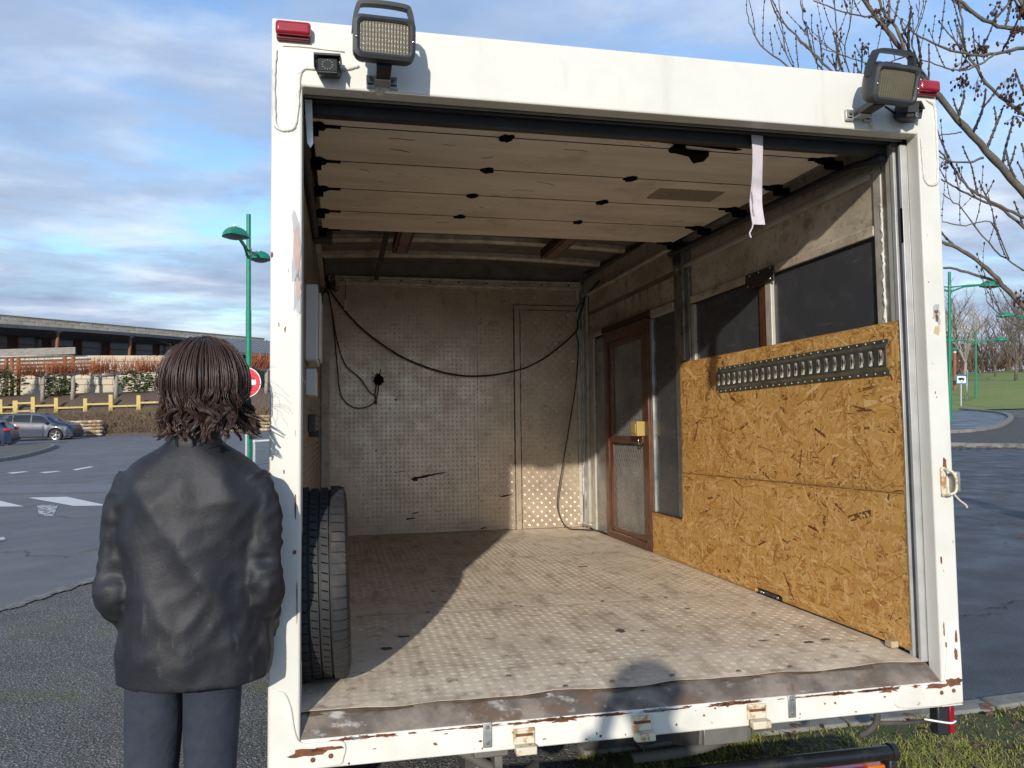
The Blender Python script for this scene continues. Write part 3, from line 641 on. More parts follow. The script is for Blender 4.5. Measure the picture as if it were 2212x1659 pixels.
m = MB(); m.tube([(2.03, YB-.06, .035), (2.058, YB-.17, .03)], .014, 10); m.tube([(2.058, YB-.17, .03), (2.066, YB-.21, .028)], .017, 10); m.build('floor_pipe', galv, truck, smooth=True, auto=40)
# left wall
lwm = M('left_wall_panel', (.30, .255, .215), .45, .45, (5, (.19, .16, .135), .4, .65), [('n', 9, .2, .01)], rvar=(6, .35, .55))
lw_ = tb('left_wall_panel', lwm, (.024, XL, .08, YB, -.01, 1.905), bevel=0)
tread('tread_bars', lwm, .1, YB-.03, .01, .9, lambda u, v, w_: (XL+w_, u, v), lw_)
lb = tb('switch_box', M('white_plastic', (.58, .60, .58), .45), (XL, XL+.05, 1.02, 1.35, 1.05, 1.36), (XL+.05, XL+.062, 1.05, 1.32, 1.06, 1.33), bevel=.006)
tb('socket', M('white_plastic', (.58, .60, .58), .45), (XL, XL+.045, 1.05, 1.25, .91, 1.02), bevel=.006)
tb('junction_box', blackp, (XL, XL+.03, 2.65, 2.75, 1.52, 1.60), (XL+.03, XL+.036, 2.68, 2.72, 1.54, 1.58), bevel=.004)
tb('wall_latch', blackp, (XL, XL+.03, 1.35, 1.47, .76, .84), (XL+.0, XL+.045, 1.50, 1.62, .74, .77), bevel=.004)
for z in (.45, .95): tb('wall_seam_strip', trim, (XL, XL+.004, .1, YB, z, z+.012), bevel=0)
# right wall ------------------------------------------------------
XW = 2.085
rw = tb('right_wall_backing', undersd, (XW+.012, XW+.03, .11, YB, -.01, 1.905), bevel=0)
tb('wall_panel', cream, (XW-.004, XW+.011, .232, 1.765, 1.484, 1.80), bevel=.002)
tb('wall_panel', cream, (XW-.004, XW+.011, 1.995, 3.60, 1.50, 1.80), bevel=.002)
tb('panel_rail', trim, (XW-.022, XW-.005, .232, 1.93, 1.655, 1.672), (XW-.01, XW-.005, .232, 1.93, 1.674, 1.69), bevel=.002)
tb('wall_stiffener', M('stain_band', (.17, .13, .095), .7, 0, (10, (.25, .2, .15), .4, .7)), (XW-.0055, XW-.0045, 2.0, 3.6, 1.64, 1.672), bevel=0)
# window section
tb('window_head', cream, (XW-.014, XW+.011, .232, 1.765, 1.445, 1.482), bevel=.003)
tb('window_head_seal', rubber, (XW-.002, XW+.011, .232, 1.765, 1.436, 1.4445), bevel=.001)
tb('window_jamb', trim, (XW-.012, XW+.011, 1.728, 1.765, .2, 1.4355), bevel=.003)
tb('window_mullion', trim, (XW-.014, XW+.011, .935, .985, .5, 1.4355), bevel=.003)
tb('window_mullion_edge', brown, (XW-.010, XW+.011, .986, 1.045, .5, 1.4355), bevel=.003)
tb('window_pane', smoke, (XW+.004, XW+.010, 1.046, 1.727, .5, 1.4355), bevel=0)
tb('window_pane', smoke, (XW+.003, XW+.009, .232, .934, .5, 1.4355), bevel=0)
cp = tb('cover_plate', M('brown_plate', (.075, .058, .045), .5, .5, (12, (.05, .04, .03), .4, .65)), (XW-.022, XW-.015, .895, 1.145, 1.408, 1.478), bevel=.002)
for y, z in ((.92, 1.468), (1.1, 1.468), (.92, 1.42), (1.12, 1.42), (1.02, 1.468)): tb('screw', chrome, (XW-.0245, XW-.0222, y-.004, y+.004, z-.004, z+.004), parent=cp, bevel=.001)
# wall posts
tb('wall_post', galvd, (XW-.02, XW+.011, 1.772, 1.815, .0, 1.80), (XW-.032, XW+.011, 1.822, 1.866, 1.135, 1.82), (XW-.02, XW+.011, 1.872, 1.935, .0, 1.80), (XW-.012, XW+.011, 1.937, 1.985, .255, 1.80), bevel=.003)
for z in (1.35, 1.62, 1.28): tb('post_slot', hinge, (XW-.0335, XW-.0322, 1.838, 1.85, z, z+.012), bevel=0)
ep = tb('end_post', trim, (XW-.012, XW+.011, .185, .228, -.0, 1.76), (XW-.022, XW+.011, .118, .145, .0, 1.76), (XW-.008, XW+.011, .147, .183, .0, 1.76), bevel=.003)
m = MB(); pts = [(XW-.011+random.uniform(-.001, .001), .187+random.uniform(-.006, .006), 1.13+i*.012) for i in range(36)]; m.tube(pts, [random.uniform(.001, .006) for _ in pts], 5); m.build('flaking_sealant', bead, ep, smooth=True)
# guide channel of the roller door, right and left
gm = M('guide_grey', (.50, .505, .49), .5, .35, (8, (.40, .40, .385), .4, .65))
tb('door_guide', gm, (2.060, 2.0835, .061, .074, -.02, 1.72), (2.060, 2.0835, .098, .116, -.02, 1.72), (2.0836, 2.098, .061, .116, -.02, 1.72), bevel=.002)
tb('door_guide', gm, (2.0855, 2.10, .060, .1, -.02, 1.72), bevel=.002)
tb('guide_tear', hinge, (2.0595, 2.0602, .062, .073, 1.38, 1.50), bevel=0)
tb('door_guide', gm, (.062, .083, .078, .092, -.02, 1.735), (.062, .083, .11, .124, -.02, 1.735), bevel=.002)
m = MB(); m.prism([(.086, 1.73), (.108, 1.73), (.112, 1.60), (.104, 1.585), (.094, 1.60)], .078, .084, lambda u, v, w_: (u, w_, v)); m.build('guide_flare', galv, truck, bevel=.001)
# brown entrance door with its glazing
dr = tb('side_door', brown, (XW-.028, XW+.004, 2.375, 2.44, .0, 1.455), (XW-.028, XW+.004, 3.13, 3.20, .0, 1.455), (XW-.028, XW+.004, 2.442, 3.128, 1.38, 1.455), (XW-.028, XW+.004, 2.442, 3.128, .0, .05), bevel=.004)
tb('door_leaf', brown, (XW-.018, XW+.002, 2.442, 2.50, .052, 1.378), (XW-.018, XW+.002, 3.06, 3.128, .052, 1.378), (XW-.018, XW+.002, 2.50, 3.06, 1.335, 1.378), (XW-.018, XW+.002, 2.50, 3.06, .052, .085), parent=dr, bevel=.003)
tb('cross_bar', brown, (XW-.032, XW-.018, 2.47, 3.075, .668, .712), parent=dr, bevel=.003)
tb('door_pane', frost, (XW-.006, XW-.002, 2.50, 3.06, .085, 1.335), parent=dr, bevel=0)
m = MB()
for s_ in (-1, 1):
    k = -1.3
    while k < 1.9:
        # diagonal wires clipped to the pane (y 2.5-3.06, z .1-1.0)
        pts = [(2.5+t_*.56/12, k+s_*(t_*.56/12)*1.6+(0 if s_ > 0 else .9)) for t_ in range(13)]
        pts = [(y, z) for y, z in pts if .09 < z < .98]
        if len(pts) > 1: m.tube([(XW-.0065, y, z) for y, z in pts], .0016, 4, cap=False)
        k += .068
m.build('lattice', M('lattice_grey', (.27, .26, .25), .5, .4), dr)
lk = tb('door_lock', yellowp, (XW-.075, XW-.02, 2.452, 2.56, .714, .806), (XW-.08, XW-.075, 2.47, 2.54, .73, .79), parent=dr, bevel=.006)
m = MB(); m.lathe([(.0, .03), (.014, .03), (.018, .02), (.018, 0)], 14, lambda r, a, h: (XW-.048+r*math.cos(a), 2.56+h, .755+r*math.sin(a))); m.build('lock_cylinder', chrome, dr, smooth=True, auto=30)
m = MB(); m.tube(smoothpath([(XW-.035, 2.50, .70), (XW-.05, 2.49, .692), (XW-.052, 2.49, .672), (XW-.04, 2.49, .662), (XW-.03, 2.49, .668)], 4), .004, 6); m.build('hook', chrome, dr, smooth=True)
tb('side_pane', smoke, (XW+.002, XW+.008, 1.99, 2.372, .2, 1.44), bevel=0)
tb('side_pane', frost, (XW+.002, XW+.008, 3.203, 3.56, .0, 1.44), bevel=0)
for b_ in ((XW-.012, XW+.010, 3.50, 3.60, .0, 1.46), (XW-.02, XW+.008, 1.99, 2.33, 1.442, 1.492), (XW-.02, XW+.008, 3.26, 3.59, 1.462, 1.497)): tb('pane_trim', trim, b_, bevel=.003)
tb('door_head', woodd, (XW-.026, XW+.008, 2.335, 3.255, 1.458, 1.496), bevel=.003)
tb('pane_bead', galv, (XW-.012, XW+.008, 2.335, 2.372, .25, 1.44), bevel=.003)
# OSB boards
XO = 2.060
def flakes(parent, inside, y0, y1, z0, z1, n):
    rr = random.Random(int(z0*100)+5); V, Fc, K = [], [], []; k = 0; tries = 0
    while k < n and tries < n*4:
        tries += 1
        t0_ = rr.random()
        if t0_ < .07: l, wd = rr.uniform(.03, .08), rr.uniform(.006, .016)
        elif t0_ < .45: l, wd = rr.uniform(.015, .045), rr.uniform(.0025, .006)
        else: l, wd = rr.uniform(.008, .03), rr.uniform(.0008, .0026)
        a = rr.gauss(.05, .45) if rr.random() < .6 else rr.gauss(1.7, .35) if rr.random() < .6 else rr.uniform(0, math.pi)
        cy, cz = rr.uniform(y0, y1), rr.uniform(z0, z1); c, s_ = math.cos(a), math.sin(a)
        e = rr.uniform(-.6, .6)*wd
        P = [(-l, -wd), (l-e, -wd*rr.uniform(.75, 1)), (l+e, wd*rr.uniform(.75, 1)), (-l+e, wd)]
        Q = [(cy+p*c-q*s_, cz+p*s_+q*c) for p, q in P]
        if not all(inside(y, z) for y, z in Q): continue
        x = XO-.0003-.0016*(k/n); tl = rr.uniform(-.0003, .0003)
        b0 = len(V); V += [(x+tl*(i-1.5)/1.5, y, z) for i, (y, z) in enumerate(Q)]; Fc.append(tuple(range(b0, b0+4)))
        t = rr.random()
        g = rr.random()
        if t < .55: col = (.50+.14*g, .265+.09*g, .066+.04*g)
        elif t < .80: col = (.62+.12*g, .37+.11*g, .125+.08*g)
        elif t < .975: col = (.34+.10*g, .15+.06*g, .03+.025*g)
        else: col = (.13, .048, .018)
        K += [(*col, 1)]*4; k += 1
    m = MB(); m.v = V; m.f = Fc; o = m.build('strands', flake, parent, fix=False); set_cols(o, K); o['kind'] = 'stuff'
up_ = MB().prism([(.1, .5285), (1.895, .5115), (1.899, 1.128), (.1, 1.12)], XO, XO+.014, lambda u, v, w_: (w_, u, v)).build('osb_board', osb, truck)
flakes(up_, lambda y, z: .102 < y < 1.896 and .5285-.0095*(y-.1)+.001 < z < 1.119+.0045*(y-.1), .1, 1.9, .5, 1.13, 26000)
lo_ = MB().prism([(.104, .006), (.90, .006), (.90, .028), (1.13, .028), (1.13, .004), (2.352, .003), (2.352, .247), (1.902, .247), (1.902, .5095), (.104, .5265)], XO, XO+.014, lambda u, v, w_: (w_, u, v)).build('osb_board', osb, truck)
flakes(lo_, lambda y, z: (.105 < y < 1.901 and .007 < z < .5255-.0095*(y-.1) and not (.895 < y < 1.135 and z < .03)) or (1.89 < y < 2.351 and .006 < z < .246), .1, 2.36, 0, .525, 27000)
tb('osb_gap_shadow', dirt, (XO+.015, XO+.022, .1, 2.36, .0, .05), bevel=0)  # dirt-coloured strip stands in for shade behind the boards' foot
for y in (1.09, 1.07, .95): tb('floor_bolt', chrome, (XO+.004, XO+.014, y-.008, y+.008, .004, .016), bevel=.002)
tb('wood_offcut', M('offcut', (.42, .33, .21), .8), (XO-.03, XO-.002, .165, .20, .0005, .022), bevel=.002)
for y, z in ((.25, 1.0), (.22, .99), (1.7, 1.05), (.24, .30), (.25, .18), (1.82, .78), (.55, .07), (1.78, .3)):
    m = MB(); m.lathe([(.0, -.003), (.004, -.003), (.004, .0)], 8, lambda r, a, h: (XO-.002+h, y+r*math.cos(a), z+r*math.sin(a))); m.build('osb_screw', chrome, up_ if z > .54 else lo_)
# slotted cargo rail
rl = MB(); y0, y1 = .152, 1.425; XQ = XO-.012
prof = [(0, .936), (-.003, .936), (-.003, .950), (-.013, .962), (-.013, .970)]
def rx(v): return XO-.003+v
for P in ([(.0, .936), (-.003, .936), (-.003, .951), (-.014, .963), (-.014, .971), (-.012, .971), (-.012, .964), (0, .953)], [(.0, 1.062), (-.003, 1.062), (-.003, 1.047), (-.014, 1.035), (-.014, 1.027), (-.012, 1.027), (-.012, 1.034), (0, 1.045)]):
    rl.prism(P, y0, y1, lambda u, v, w_: (rx(u), w_, v))
ns = 24; pt = (y1-y0)/ns
for i in range(ns+1):
    a = y0+i*pt-pt*.26; b = y0+i*pt+pt*.26
    rl.box(rx(-.0141), rx(-.0119), max(a, y0), min(b, y1), .9705, 1.0275)
grm = M('rail_green_zinc', (.235, .235, .185), .38, .75, (16, (.14, .14, .11), .4, .65), None, layers=[(40, (.42, .38, .26), .62, .72)], rvar=(15, .25, .55))
rlo = rl.build('cargo_rail', grm, truck)
for i in range(ns):
    c = y0+(i+.5)*pt; m = MB()
    m.prism([(-.0119, .972), (-.008, .986), (-.0045, .999), (-.008, 1.012), (-.0119, 1.026), (-.010, 1.026), (-.006, 1.012), (-.003, .999), (-.006, .986), (-.010, .972)], c+.001, c+pt*.235, lambda u, v, w_: (rx(u), w_, v))
    m.build('rail_tab', M('highlit_tab', (.78, .76, .72), .35, .3), rlo, smooth=True, auto=30)  # pale colour paints the sunlit highlight on the rail tabs
for i in range(26):
    y = y0+.025+i*(y1-y0-.05)/25
    for z in (.943, 1.055):
        m = MB(); m.ball((rx(-.0035), y, z), (.003, .0045, .0045), 8, 4); m.build('rivet', galv, rlo, smooth=True)
# roller door parked under the roof
def zs(y): return 1.752+.0185*y
edges = [.165, .345, .705, 1.065, 1.43, 1.80]
hx = [(.745, 1.365), (.745, 1.33), (.745, 1.33), (.745, 1.33)]
for i in range(5):
    y0, y1 = edges[i]+.0036, edges[i+1]-.0036
    m = MB(); m.prism([(y0, zs(y0)), (y1, zs(y1)), (y1, zs(y1)+.016), (y0, zs(y0)+.016)], .1, 1.985, lambda u, v, w_: (w_, u, v)); sl_ = m.build('shutter_slat', slat, truck, bevel=.002)
    if i == 2: tb('faded_label', M('faded_print', (.22, .185, .15), .7, 0, (40, (.30, .25, .2), .45, .6, (1, 6, 1))), (1.50, 1.80, .81, .96, zs(.8)-.001, zs(.8)-.0004), parent=sl_, bevel=0)
tb('gap_shade_sheet', hinge, (.1, 1.985, .17, 1.79, 1.802, 1.806), bevel=0)  # black sheet added above the slats so their gaps read dark
for y in edges[1:5]: tb('slat_gap_shade', hinge, (.101, 1.984, y-.0015, y+.0015, zs(y)-.0008, zs(y)+.001), bevel=0)  # black strips paint shade into the open slat gaps
def blob(cx, cy, rx_, ry_, rnd):
    return [(cx+rx_*(1+rnd.uniform(-.3, .22))*math.cos(k*math.pi/8), cy+ry_*(1+rnd.uniform(-.3, .22))*math.sin(k*math.pi/8)) for k in range(16)]
rr = random.Random(3)
for i in range(1, 5):
    y = edges[i]
    for x in hx[i-1]:
        P = blob(x, y, .026, .037, rr)
        m = MB(); m.prism(P, -.004, .001, lambda u, v, w_: (u, v, zs(v)+w_)); m.build('shutter_hinge', hinge, truck)
for i in range(0, 6):
    y = edges[i]
    m = MB(); m.prism(blob(.112, y, .03, .036, rr), -.008, .001, lambda u, v, w_: (u, v, zs(v)+w_)); m.box(.10, .19, y-.008, y+.008, zs(y)-.006, zs(y)); m.tube([(.07, y, zs(y)-.02), (.12, y, zs(y)-.02)], .018, 10); m.build('roller_bracket', hinge, truck, smooth=True, auto=30)
    m = MB(); m.prism(blob(1.965, y, .035, .036, rr), -.008, .001, lambda u, v, w_: (u, v, zs(v)+w_)); m.box(1.90, 1.99, y-.010, y+.012, zs(y)-.006, zs(y)); m.tube([(1.97, y, zs(y)-.02), (2.03, y, zs(y)-.02)], .018, 10); m.build('roller_bracket', hinge, truck, smooth=True, auto=30)
m = MB(); m.prism([(1.2, .25), (1.42, .24), (1.60, .30), (1.58, .315), (1.2, .275)], -.003, .001, lambda u, v, w_: (u, v, zs(v)+w_)); m.build('lock_plate', hinge, truck)
m = MB(); m.prism([(1.33, .28), (1.37, .275), (1.40, .33), (1.49, .335), (1.50, .40), (1.47, .43), (1.42, .36), (1.34, .33)], -.02, -.004, lambda u, v, w_: (u, v, zs(v)+w_)); m.build('shutter_handle', hinge, truck, bevel=.003)
for x0, x1, nm in ((2.025, 2.058, 'r'), (.053, .075, 'l')):
    m = MB(); m.tube([(x0+.015, .12, 1.69), (x0+.015, .3, 1.715), (x0+.015, 1.0, 1.735), (x0+.015, 1.95, 1.755)], .017, 8); m.build('door_track', rubber, truck, smooth=True)
tb('track_bracket', blackp, (2.0, 2.08, 1.80, 1.90, 1.77, 1.85), (2.03, 2.06, 1.84, 1.90, 1.68, 1.77), bevel=.004)
tb('track_bracket', blackp, (.055, .15, 1.8, 1.9, 1.73, 1.80), bevel=.004)
# rubber bottom bar of the door, black box painting shade into the header gap
tb('door_bottom_bar', rubber, (.09, 2.06, .125, .163, 1.705, 1.775), (.09, 2.06, .10, .125, 1.735, 1.76), bevel=.006)
tb('header_gap_shade', M('black_gap', (.006, .006, .008), .9), (.07, 2.085, .076, .098, 1.745, 1.90), bevel=0)
tb('shaded_header_return', M('shaded_header_return', (.34, .32, .26), .7, 0, (6, (.22, .21, .15), .4, .65)), (.086, 2.081, .0745, .079, 1.7352, 1.7452), bevel=0)  # shade under the header is put into this beige-grey colour
# lavender pull strap
P = smoothpath([(1.553, .112, 1.735), (1.551, .108, 1.68), (1.549, .112, 1.60), (1.552, .125, 1.55), (1.543, .115, 1.50), (1.545, .105, 1.43)], 6); m = MB(); vs = []
for i, p in enumerate(P):
    t_ = i/len(P); tw = .25*math.sin(t_*5)+.15; hw = .0225
    for s_ in (-1, 1):
        for th in (-.001, .001): vs.append(p+Vector((s_*hw*math.cos(tw), s_*hw*math.sin(tw)*.5+th, 0)))
fs = []
for i in range(len(P)-1):
    a = i*4; b = a+4; fs += [(a, a+2, b+2, b), (a+1, b+1, b+3, a+3), (a, b, b+1, a+1), (a+2, a+3, b+3, b+2)]
m.add(vs, fs); st = m.build('pull_strap', strapm, truck, smooth=True, auto=50)
m = MB(); m.tube(smoothpath([(1.525, .106, 1.44), (1.522, .105, 1.42), (1.512, .106, 1.40), (1.516, .105, 1.385)], 4), .0025, 5); m.tube([(1.528, .107, 1.55), (1.524, .1, 1.53), (1.529, .106, 1.50), (1.525, .1, 1.48), (1.53, .106, 1.46)], .003, 5); m.build('frayed_thread', strapm, st)
# cables inside
def cab(name, pts, r=.006, mat=cable, n=8):
    m = MB(); P = smoothpath(pts, n); m.tube(P, r, 8); return m.build(name, mat, truck, smooth=True)
yb = YB-.05
cab('long_cable', [(.075, YB-.5, 1.95), (.08, YB-.2, 1.92), (.085, YB-.06, 1.885), (.14, yb, 1.77), (.30, yb, 1.57), (.475, yb, 1.425), (.66, yb, 1.31), (.889, yb, 1.222), (1.08, yb, 1.182), (1.279, yb, 1.18), (1.47, yb, 1.21), (1.645, yb, 1.265), (1.83, yb-.0, 1.38), (2.0, yb, 1.53), (2.02, yb, 1.62), (2.05, yb-.03, 1.72), (2.06, yb-.1, 1.80), (2.065, yb-.4, 1.86)], .0065)
cab('hanging_lead', [(2.0, yb-.01, 1.53), (2.012, yb-.02, 1.4), (1.985, yb-.02, 1.1), (1.93, yb-.02, .80), (1.87, yb-.03, .5), (1.815, yb-.05, .22), (1.83, yb-.08, .09), (1.875, yb-.13, .018), (1.95, yb-.2, .012), (2.05, yb-.3, .014)], .0048)
cab('loose_lead', [(.082, YB-.08, 1.90), (.10, yb, 1.80), (.135, yb, 1.62), (.165, yb, 1.44), (.225, yb, 1.26), (.33, yb, 1.16), (.40, yb, 1.06), (.44, yb, 1.03)], .0042)
cab('loose_lead', [(.09, yb, 1.85), (.12, yb, 1.70), (.145, yb, 1.5), (.165, yb, 1.28), (.185, yb, 1.07), (.23, yb, .98), (.30, yb, .94), (.38, yb, .945), (.44, yb, .985), (.463, yb, 1.06), (.468, yb, 1.14)], .0042)
cab('red_wire', [(.44, yb, 1.03), (.448, yb, 1.0), (.452, yb, .985), (.445, yb, .975), (.455, yb, .97)], .006, redw)
cab('loose_lead', [(.44, yb, 1.03), (.446, yb, 1.08), (.455, yb, 1.13)], .0042)
m = MB()
for _ in range(26):
    m.box(-.016, .016, -.01, .01, -.008, .008, Matrix.Translation((.468+random.uniform(-.022, .022), yb+random.uniform(-.015, .01), 1.155+random.uniform(-.035, .03))) @ Matrix.Rotation(random.uniform(0, 3), 4, 'Y'))
m.tube([(.47, yb, 1.18), (.485, yb, 1.215), (.478, yb, 1.23)], .003, 5); m.build('plug_connector', hinge, truck)
m = MB()
for _ in range(14):
    p0 = Vector((.075+random.uniform(-.02, .05), YB-.06, 1.86+random.uniform(-.06, .06))); m.tube(smoothpath([p0, p0+Vector((random.uniform(-.03, .05), .01, random.uniform(-.05, .02))), p0+Vector((random.uniform(-.03, .06), .0, random.uniform(-.12, .03)))], 4), .0045, 5)
m.build('wire_bundle', cable, truck, smooth=True)
tb('pull_cord_handle', M('white_plastic', (.58, .60, .58), .45), (.215, .232, YB-.07, YB-.055, 1.66, 1.74), bevel=.005)
cab('pull_cord', [(.19, YB-.06, 1.885), (.222, YB-.062, 1.882), (.225, YB-.062, 1.80), (.224, YB-.062, 1.735)], .0022)
cab('side_lead', [(2.0, yb-.01, 1.68), (2.02, yb-.03, 1.74), (2.045, yb-.05, 1.75)], .005)
# marker lamps, work lamps, cameras ------------------------------
def marker(x0, x1, z0, z1):
    m = MB(); m.box(x0, x1, -.034, -.001, z0, z1); a = m.build('marker_lamp', redl, truck, bevel=.009, seg=3)
    tb('lamp_base', redd, (x0+.002, x1-.002, -.016, .0, z0-.009, z0+.006), parent=a, bevel=.003)
marker(.012, .108, 1.868, 1.906); marker(2.075, 2.152, 1.872, 1.910)
def worklamp(x, z, yaw, pitch, y=-.105):
    Mx = Matrix.Translation((x, y, z)) @ Matrix.Rotation(yaw, 4, 'Z') @ Matrix.Rotation(pitch, 4, 'X')
    root = empty('work_lamp', parent=truck); root.matrix_local = Mx
    def rrect(w_, h_, r_, n=5):
        P = []
        for cx, cz, a0 in ((w_-r_, h_-r_, 0), (-w_+r_, h_-r_, 90), (-w_+r_, -h_+r_, 180), (w_-r_, -h_+r_, 270)):
            for k in range(n): a = R(a0+90*k/(n-1)); P.append((cx+r_*math.cos(a), cz+r_*math.sin(a)))
        return P
    def loft(secs):
        m = MB(); vs = []; n = len(secs[0][1])
        for yy, P in secs: vs += [(u, yy, v) for u, v in P]
        fs = [(i*n+j, i*n+(j+1) % n, (i+1)*n+(j+1) % n, (i+1)*n+j) for i in range(len(secs)-1) for j in range(n)]
        return m.add(vs, fs), n
    m, n = loft([(-.042, rrect(.066, .040, .012)), (-.05, rrect(.068, .042, .014)), (-.054, rrect(.074, .048, .016)), (-.050, rrect(.083, .057, .022)), (-.02, rrect(.084, .058, .024)), (-.018, rrect(.081, .055, .022)), (.0, rrect(.080, .054, .022)), (.03, rrect(.066, .042, .02)), (.045, rrect(.045, .028, .015))])
    m.f.append(tuple(range(8*n, 9*n))); m.build('housing', greyp, root, smooth=True, auto=35)
    # ribbed lens: a real corrugated surface
    m = MB(); nx, nz = 64, 26; vs = []
    for j in range(nz+1):
        for i in range(nx+1):
            u = -.0668+.1336*i/nx; v = -.041+.082*j/nz
            vs.append((u, -.0455-.0025*(1-(u/.067)**2)+.0008*math.cos(i*math.pi/2)+.00012*math.cos(j*math.pi/2), v))
    m.add(vs, [(j*(nx+1)+i, j*(nx+1)+i+1, (j+1)*(nx+1)+i+1, (j+1)*(nx+1)+i) for j in range(nz) for i in range(nx)]); m.build('lens', lens, root, smooth=True)
    # handle loop
    P = smoothpath([(-.081, -.012, .02), (-.078, -.012, .055), (-.070, -.014, .088), (-.058, -.015, .098), (0, -.016, .101), (.058, -.015, .098), (.070, -.014, .088), (.078, -.012, .055), (.081, -.012, .02)], 6)
    m = MB(); vs = []
    for i, p in enumerate(P):
        t_ = (P[min(i+1, len(P)-1)]-P[max(i-1, 0)]).normalized(); nr = Vector((-t_.z, 0, t_.x))
        for a, b in ((-.0055, -.014), (.0055, -.014), (.0055, .014), (-.0055, .014)): vs.append(p+nr*a+Vector((0, b, 0)))
    m.add(vs, [(i*4+j, i*4+(j+1) % 4, i*4+4+(j+1) % 4, i*4+4+j) for i in range(len(P)-1) for j in range(4)]+[(0, 1, 2, 3), tuple(len(vs)-4+k for k in range(4))]); m.build('handle', greyp, root, bevel=.003)
    tb('top_rib', greyp, (-.07, .07, -.035, .02, .0545, .064), (-.03, .03, -.02, .02, .064, .070), parent=root, bevel=.003)
    for s_ in (-1, 1):
        m = MB(); m.ball((s_*.0755, -.054, -.006), .004, 8, 5); m.build('screw', chrome, root, smooth=True)
    return root
def lampbracket(x, z, w_=.045):
    b = tb('lamp_bracket', galv, (x-w_, x-.02, -.012, .0, z-.018, z+.018), (x+.02, x+w_, -.012, .0, z-.018, z+.018), (x-.022, x+.022, -.05, -.01, z-.012, z-.008), bevel=.002)
    tb('swivel', blackp, (x-.021, x+.021, -.115, -.012, z-.008, z+.016), parent=b, bevel=.004)
    for s_ in (-1, 1):
        m = MB(); m.lathe([(0, -.022), (.006, -.022), (.006, -.012)], 6, lambda r, a, h: (x+s_*.033+r*math.cos(a), h, z+.006+r*math.sin(a))); m.build('bolt', galvd, b)
        tb('slot', hinge, (x+s_*.033-.008, x+s_*.033+.008, -.0125, -.0118, z-.011, z-.007), parent=b, bevel=0)
worklamp(.304, 1.824, R(2), R(6)); lampbracket(.306, 1.760)
worklamp(1.875, 1.830, R(4), R(16), -.115); lampbracket(1.852, 1.776, .048)
def camera_box(x, z, yaw):
    root = empty('reversing_camera', parent=truck); root.matrix_local = Matrix.Translation((x, -.03, z)) @ Matrix.Rotation(yaw, 4, 'Z') @ Matrix.Rotation(R(12), 4, 'X')
    tb('body', blackp, (-.03, .03, -.03, .028, -.026, .02), parent=root, bevel=.005)
    tb('visor', greyp, (-.036, .036, -.045, .02, .0205, .027), (-.0365, -.034, -.04, .02, -.01, .0205), (.034, .0365, -.04, .02, -.01, .0205), parent=root, bevel=.002)
    tb('face', phonem, (-.026, .026, -.032, -.0301, -.018, .016), parent=root, bevel=.001)
    for k in range(12):
        a = k*math.pi/6; m = MB(); m.ball((.014*math.cos(a), -.0325, .012*math.sin(a)-.001), .0016, 6, 4); m.build('led', greypost, root)
    tb('foot', blackp, (-.02, .02, .02, .036, -.02, .02), parent=root, bevel=.003)
    return root
camera_box(.156, 1.782, R(-4)); camera_box(2.018, 1.79, R(42))
m = MB(); m.tube(smoothpath([(1.93, -.04, 1.80), (1.955, -.03, 1.795), (1.99, -.012, 1.79)], 5), .004, 6); m.build('lamp_cable', cable, truck, smooth=True)
# latch hardware on sill and post -------------------------------
rustw = M('rusty_cream', (.62, .56, .43), .6, 0, (30, (.36, .20, .07), .52, .62), [('n', 60, .3, .003)], layers=[(50, (.2, .09, .03), .62, .7)])
for x, dz in ((.70, 0), (1.055, .004), (1.425, .007)):
    h = tb('latch_hook', rustw, (x-.032, x+.032, -.009, -.001, -.132+dz, -.086+dz), bevel=.006)
    tb('hook_lip', rustw, (x-.030, x+.030, -.04, -.012, -.150+dz, -.128+dz), parent=h, bevel=.003)
    tb('rust_streak', rust, (x-.026, x+.026, -.0098, -.0088, -.108+dz, -.100+dz), parent=h, bevel=0)
for x in (.595, 1.545):
    h = tb('keeper_plate', galv, (x-.013, x+.013, -.006, -.001, -.132, -.062), bevel=.003)
    for z in (-.075, -.118): tb('screw', galvd, (x-.005, x+.005, -.0085, -.005, z-.005, z+.005), parent=h, bevel=.002)
m = MB(); m.tube(smoothpath([(2.118, -.006, .615), (2.118, -.03, .612), (2.128, -.036, .605), (2.14, -.036, .58), (2.138, -.034, .545), (2.122, -.03, .535), (2.118, -.006, .53)], 4), .0045, 8)
lt = m.build('tail_latch', rustw, truck, smooth=True)
tb('latch_plate', rustw, (2.108, 2.126, -.010, -.001, .525, .622), parent=lt, bevel=.004); tb('latch_tongue', galv, (2.142, 2.162, -.03, .01, .54, .607), parent=lt, bevel=.004)
cab('tie_wire', [(2.15, -.01, .535), (2.165, -.015, .515), (2.185, -.02, .498), (2.19, -.02, .488)], .003, M('white_wire', (.55, .45, .42), .5))
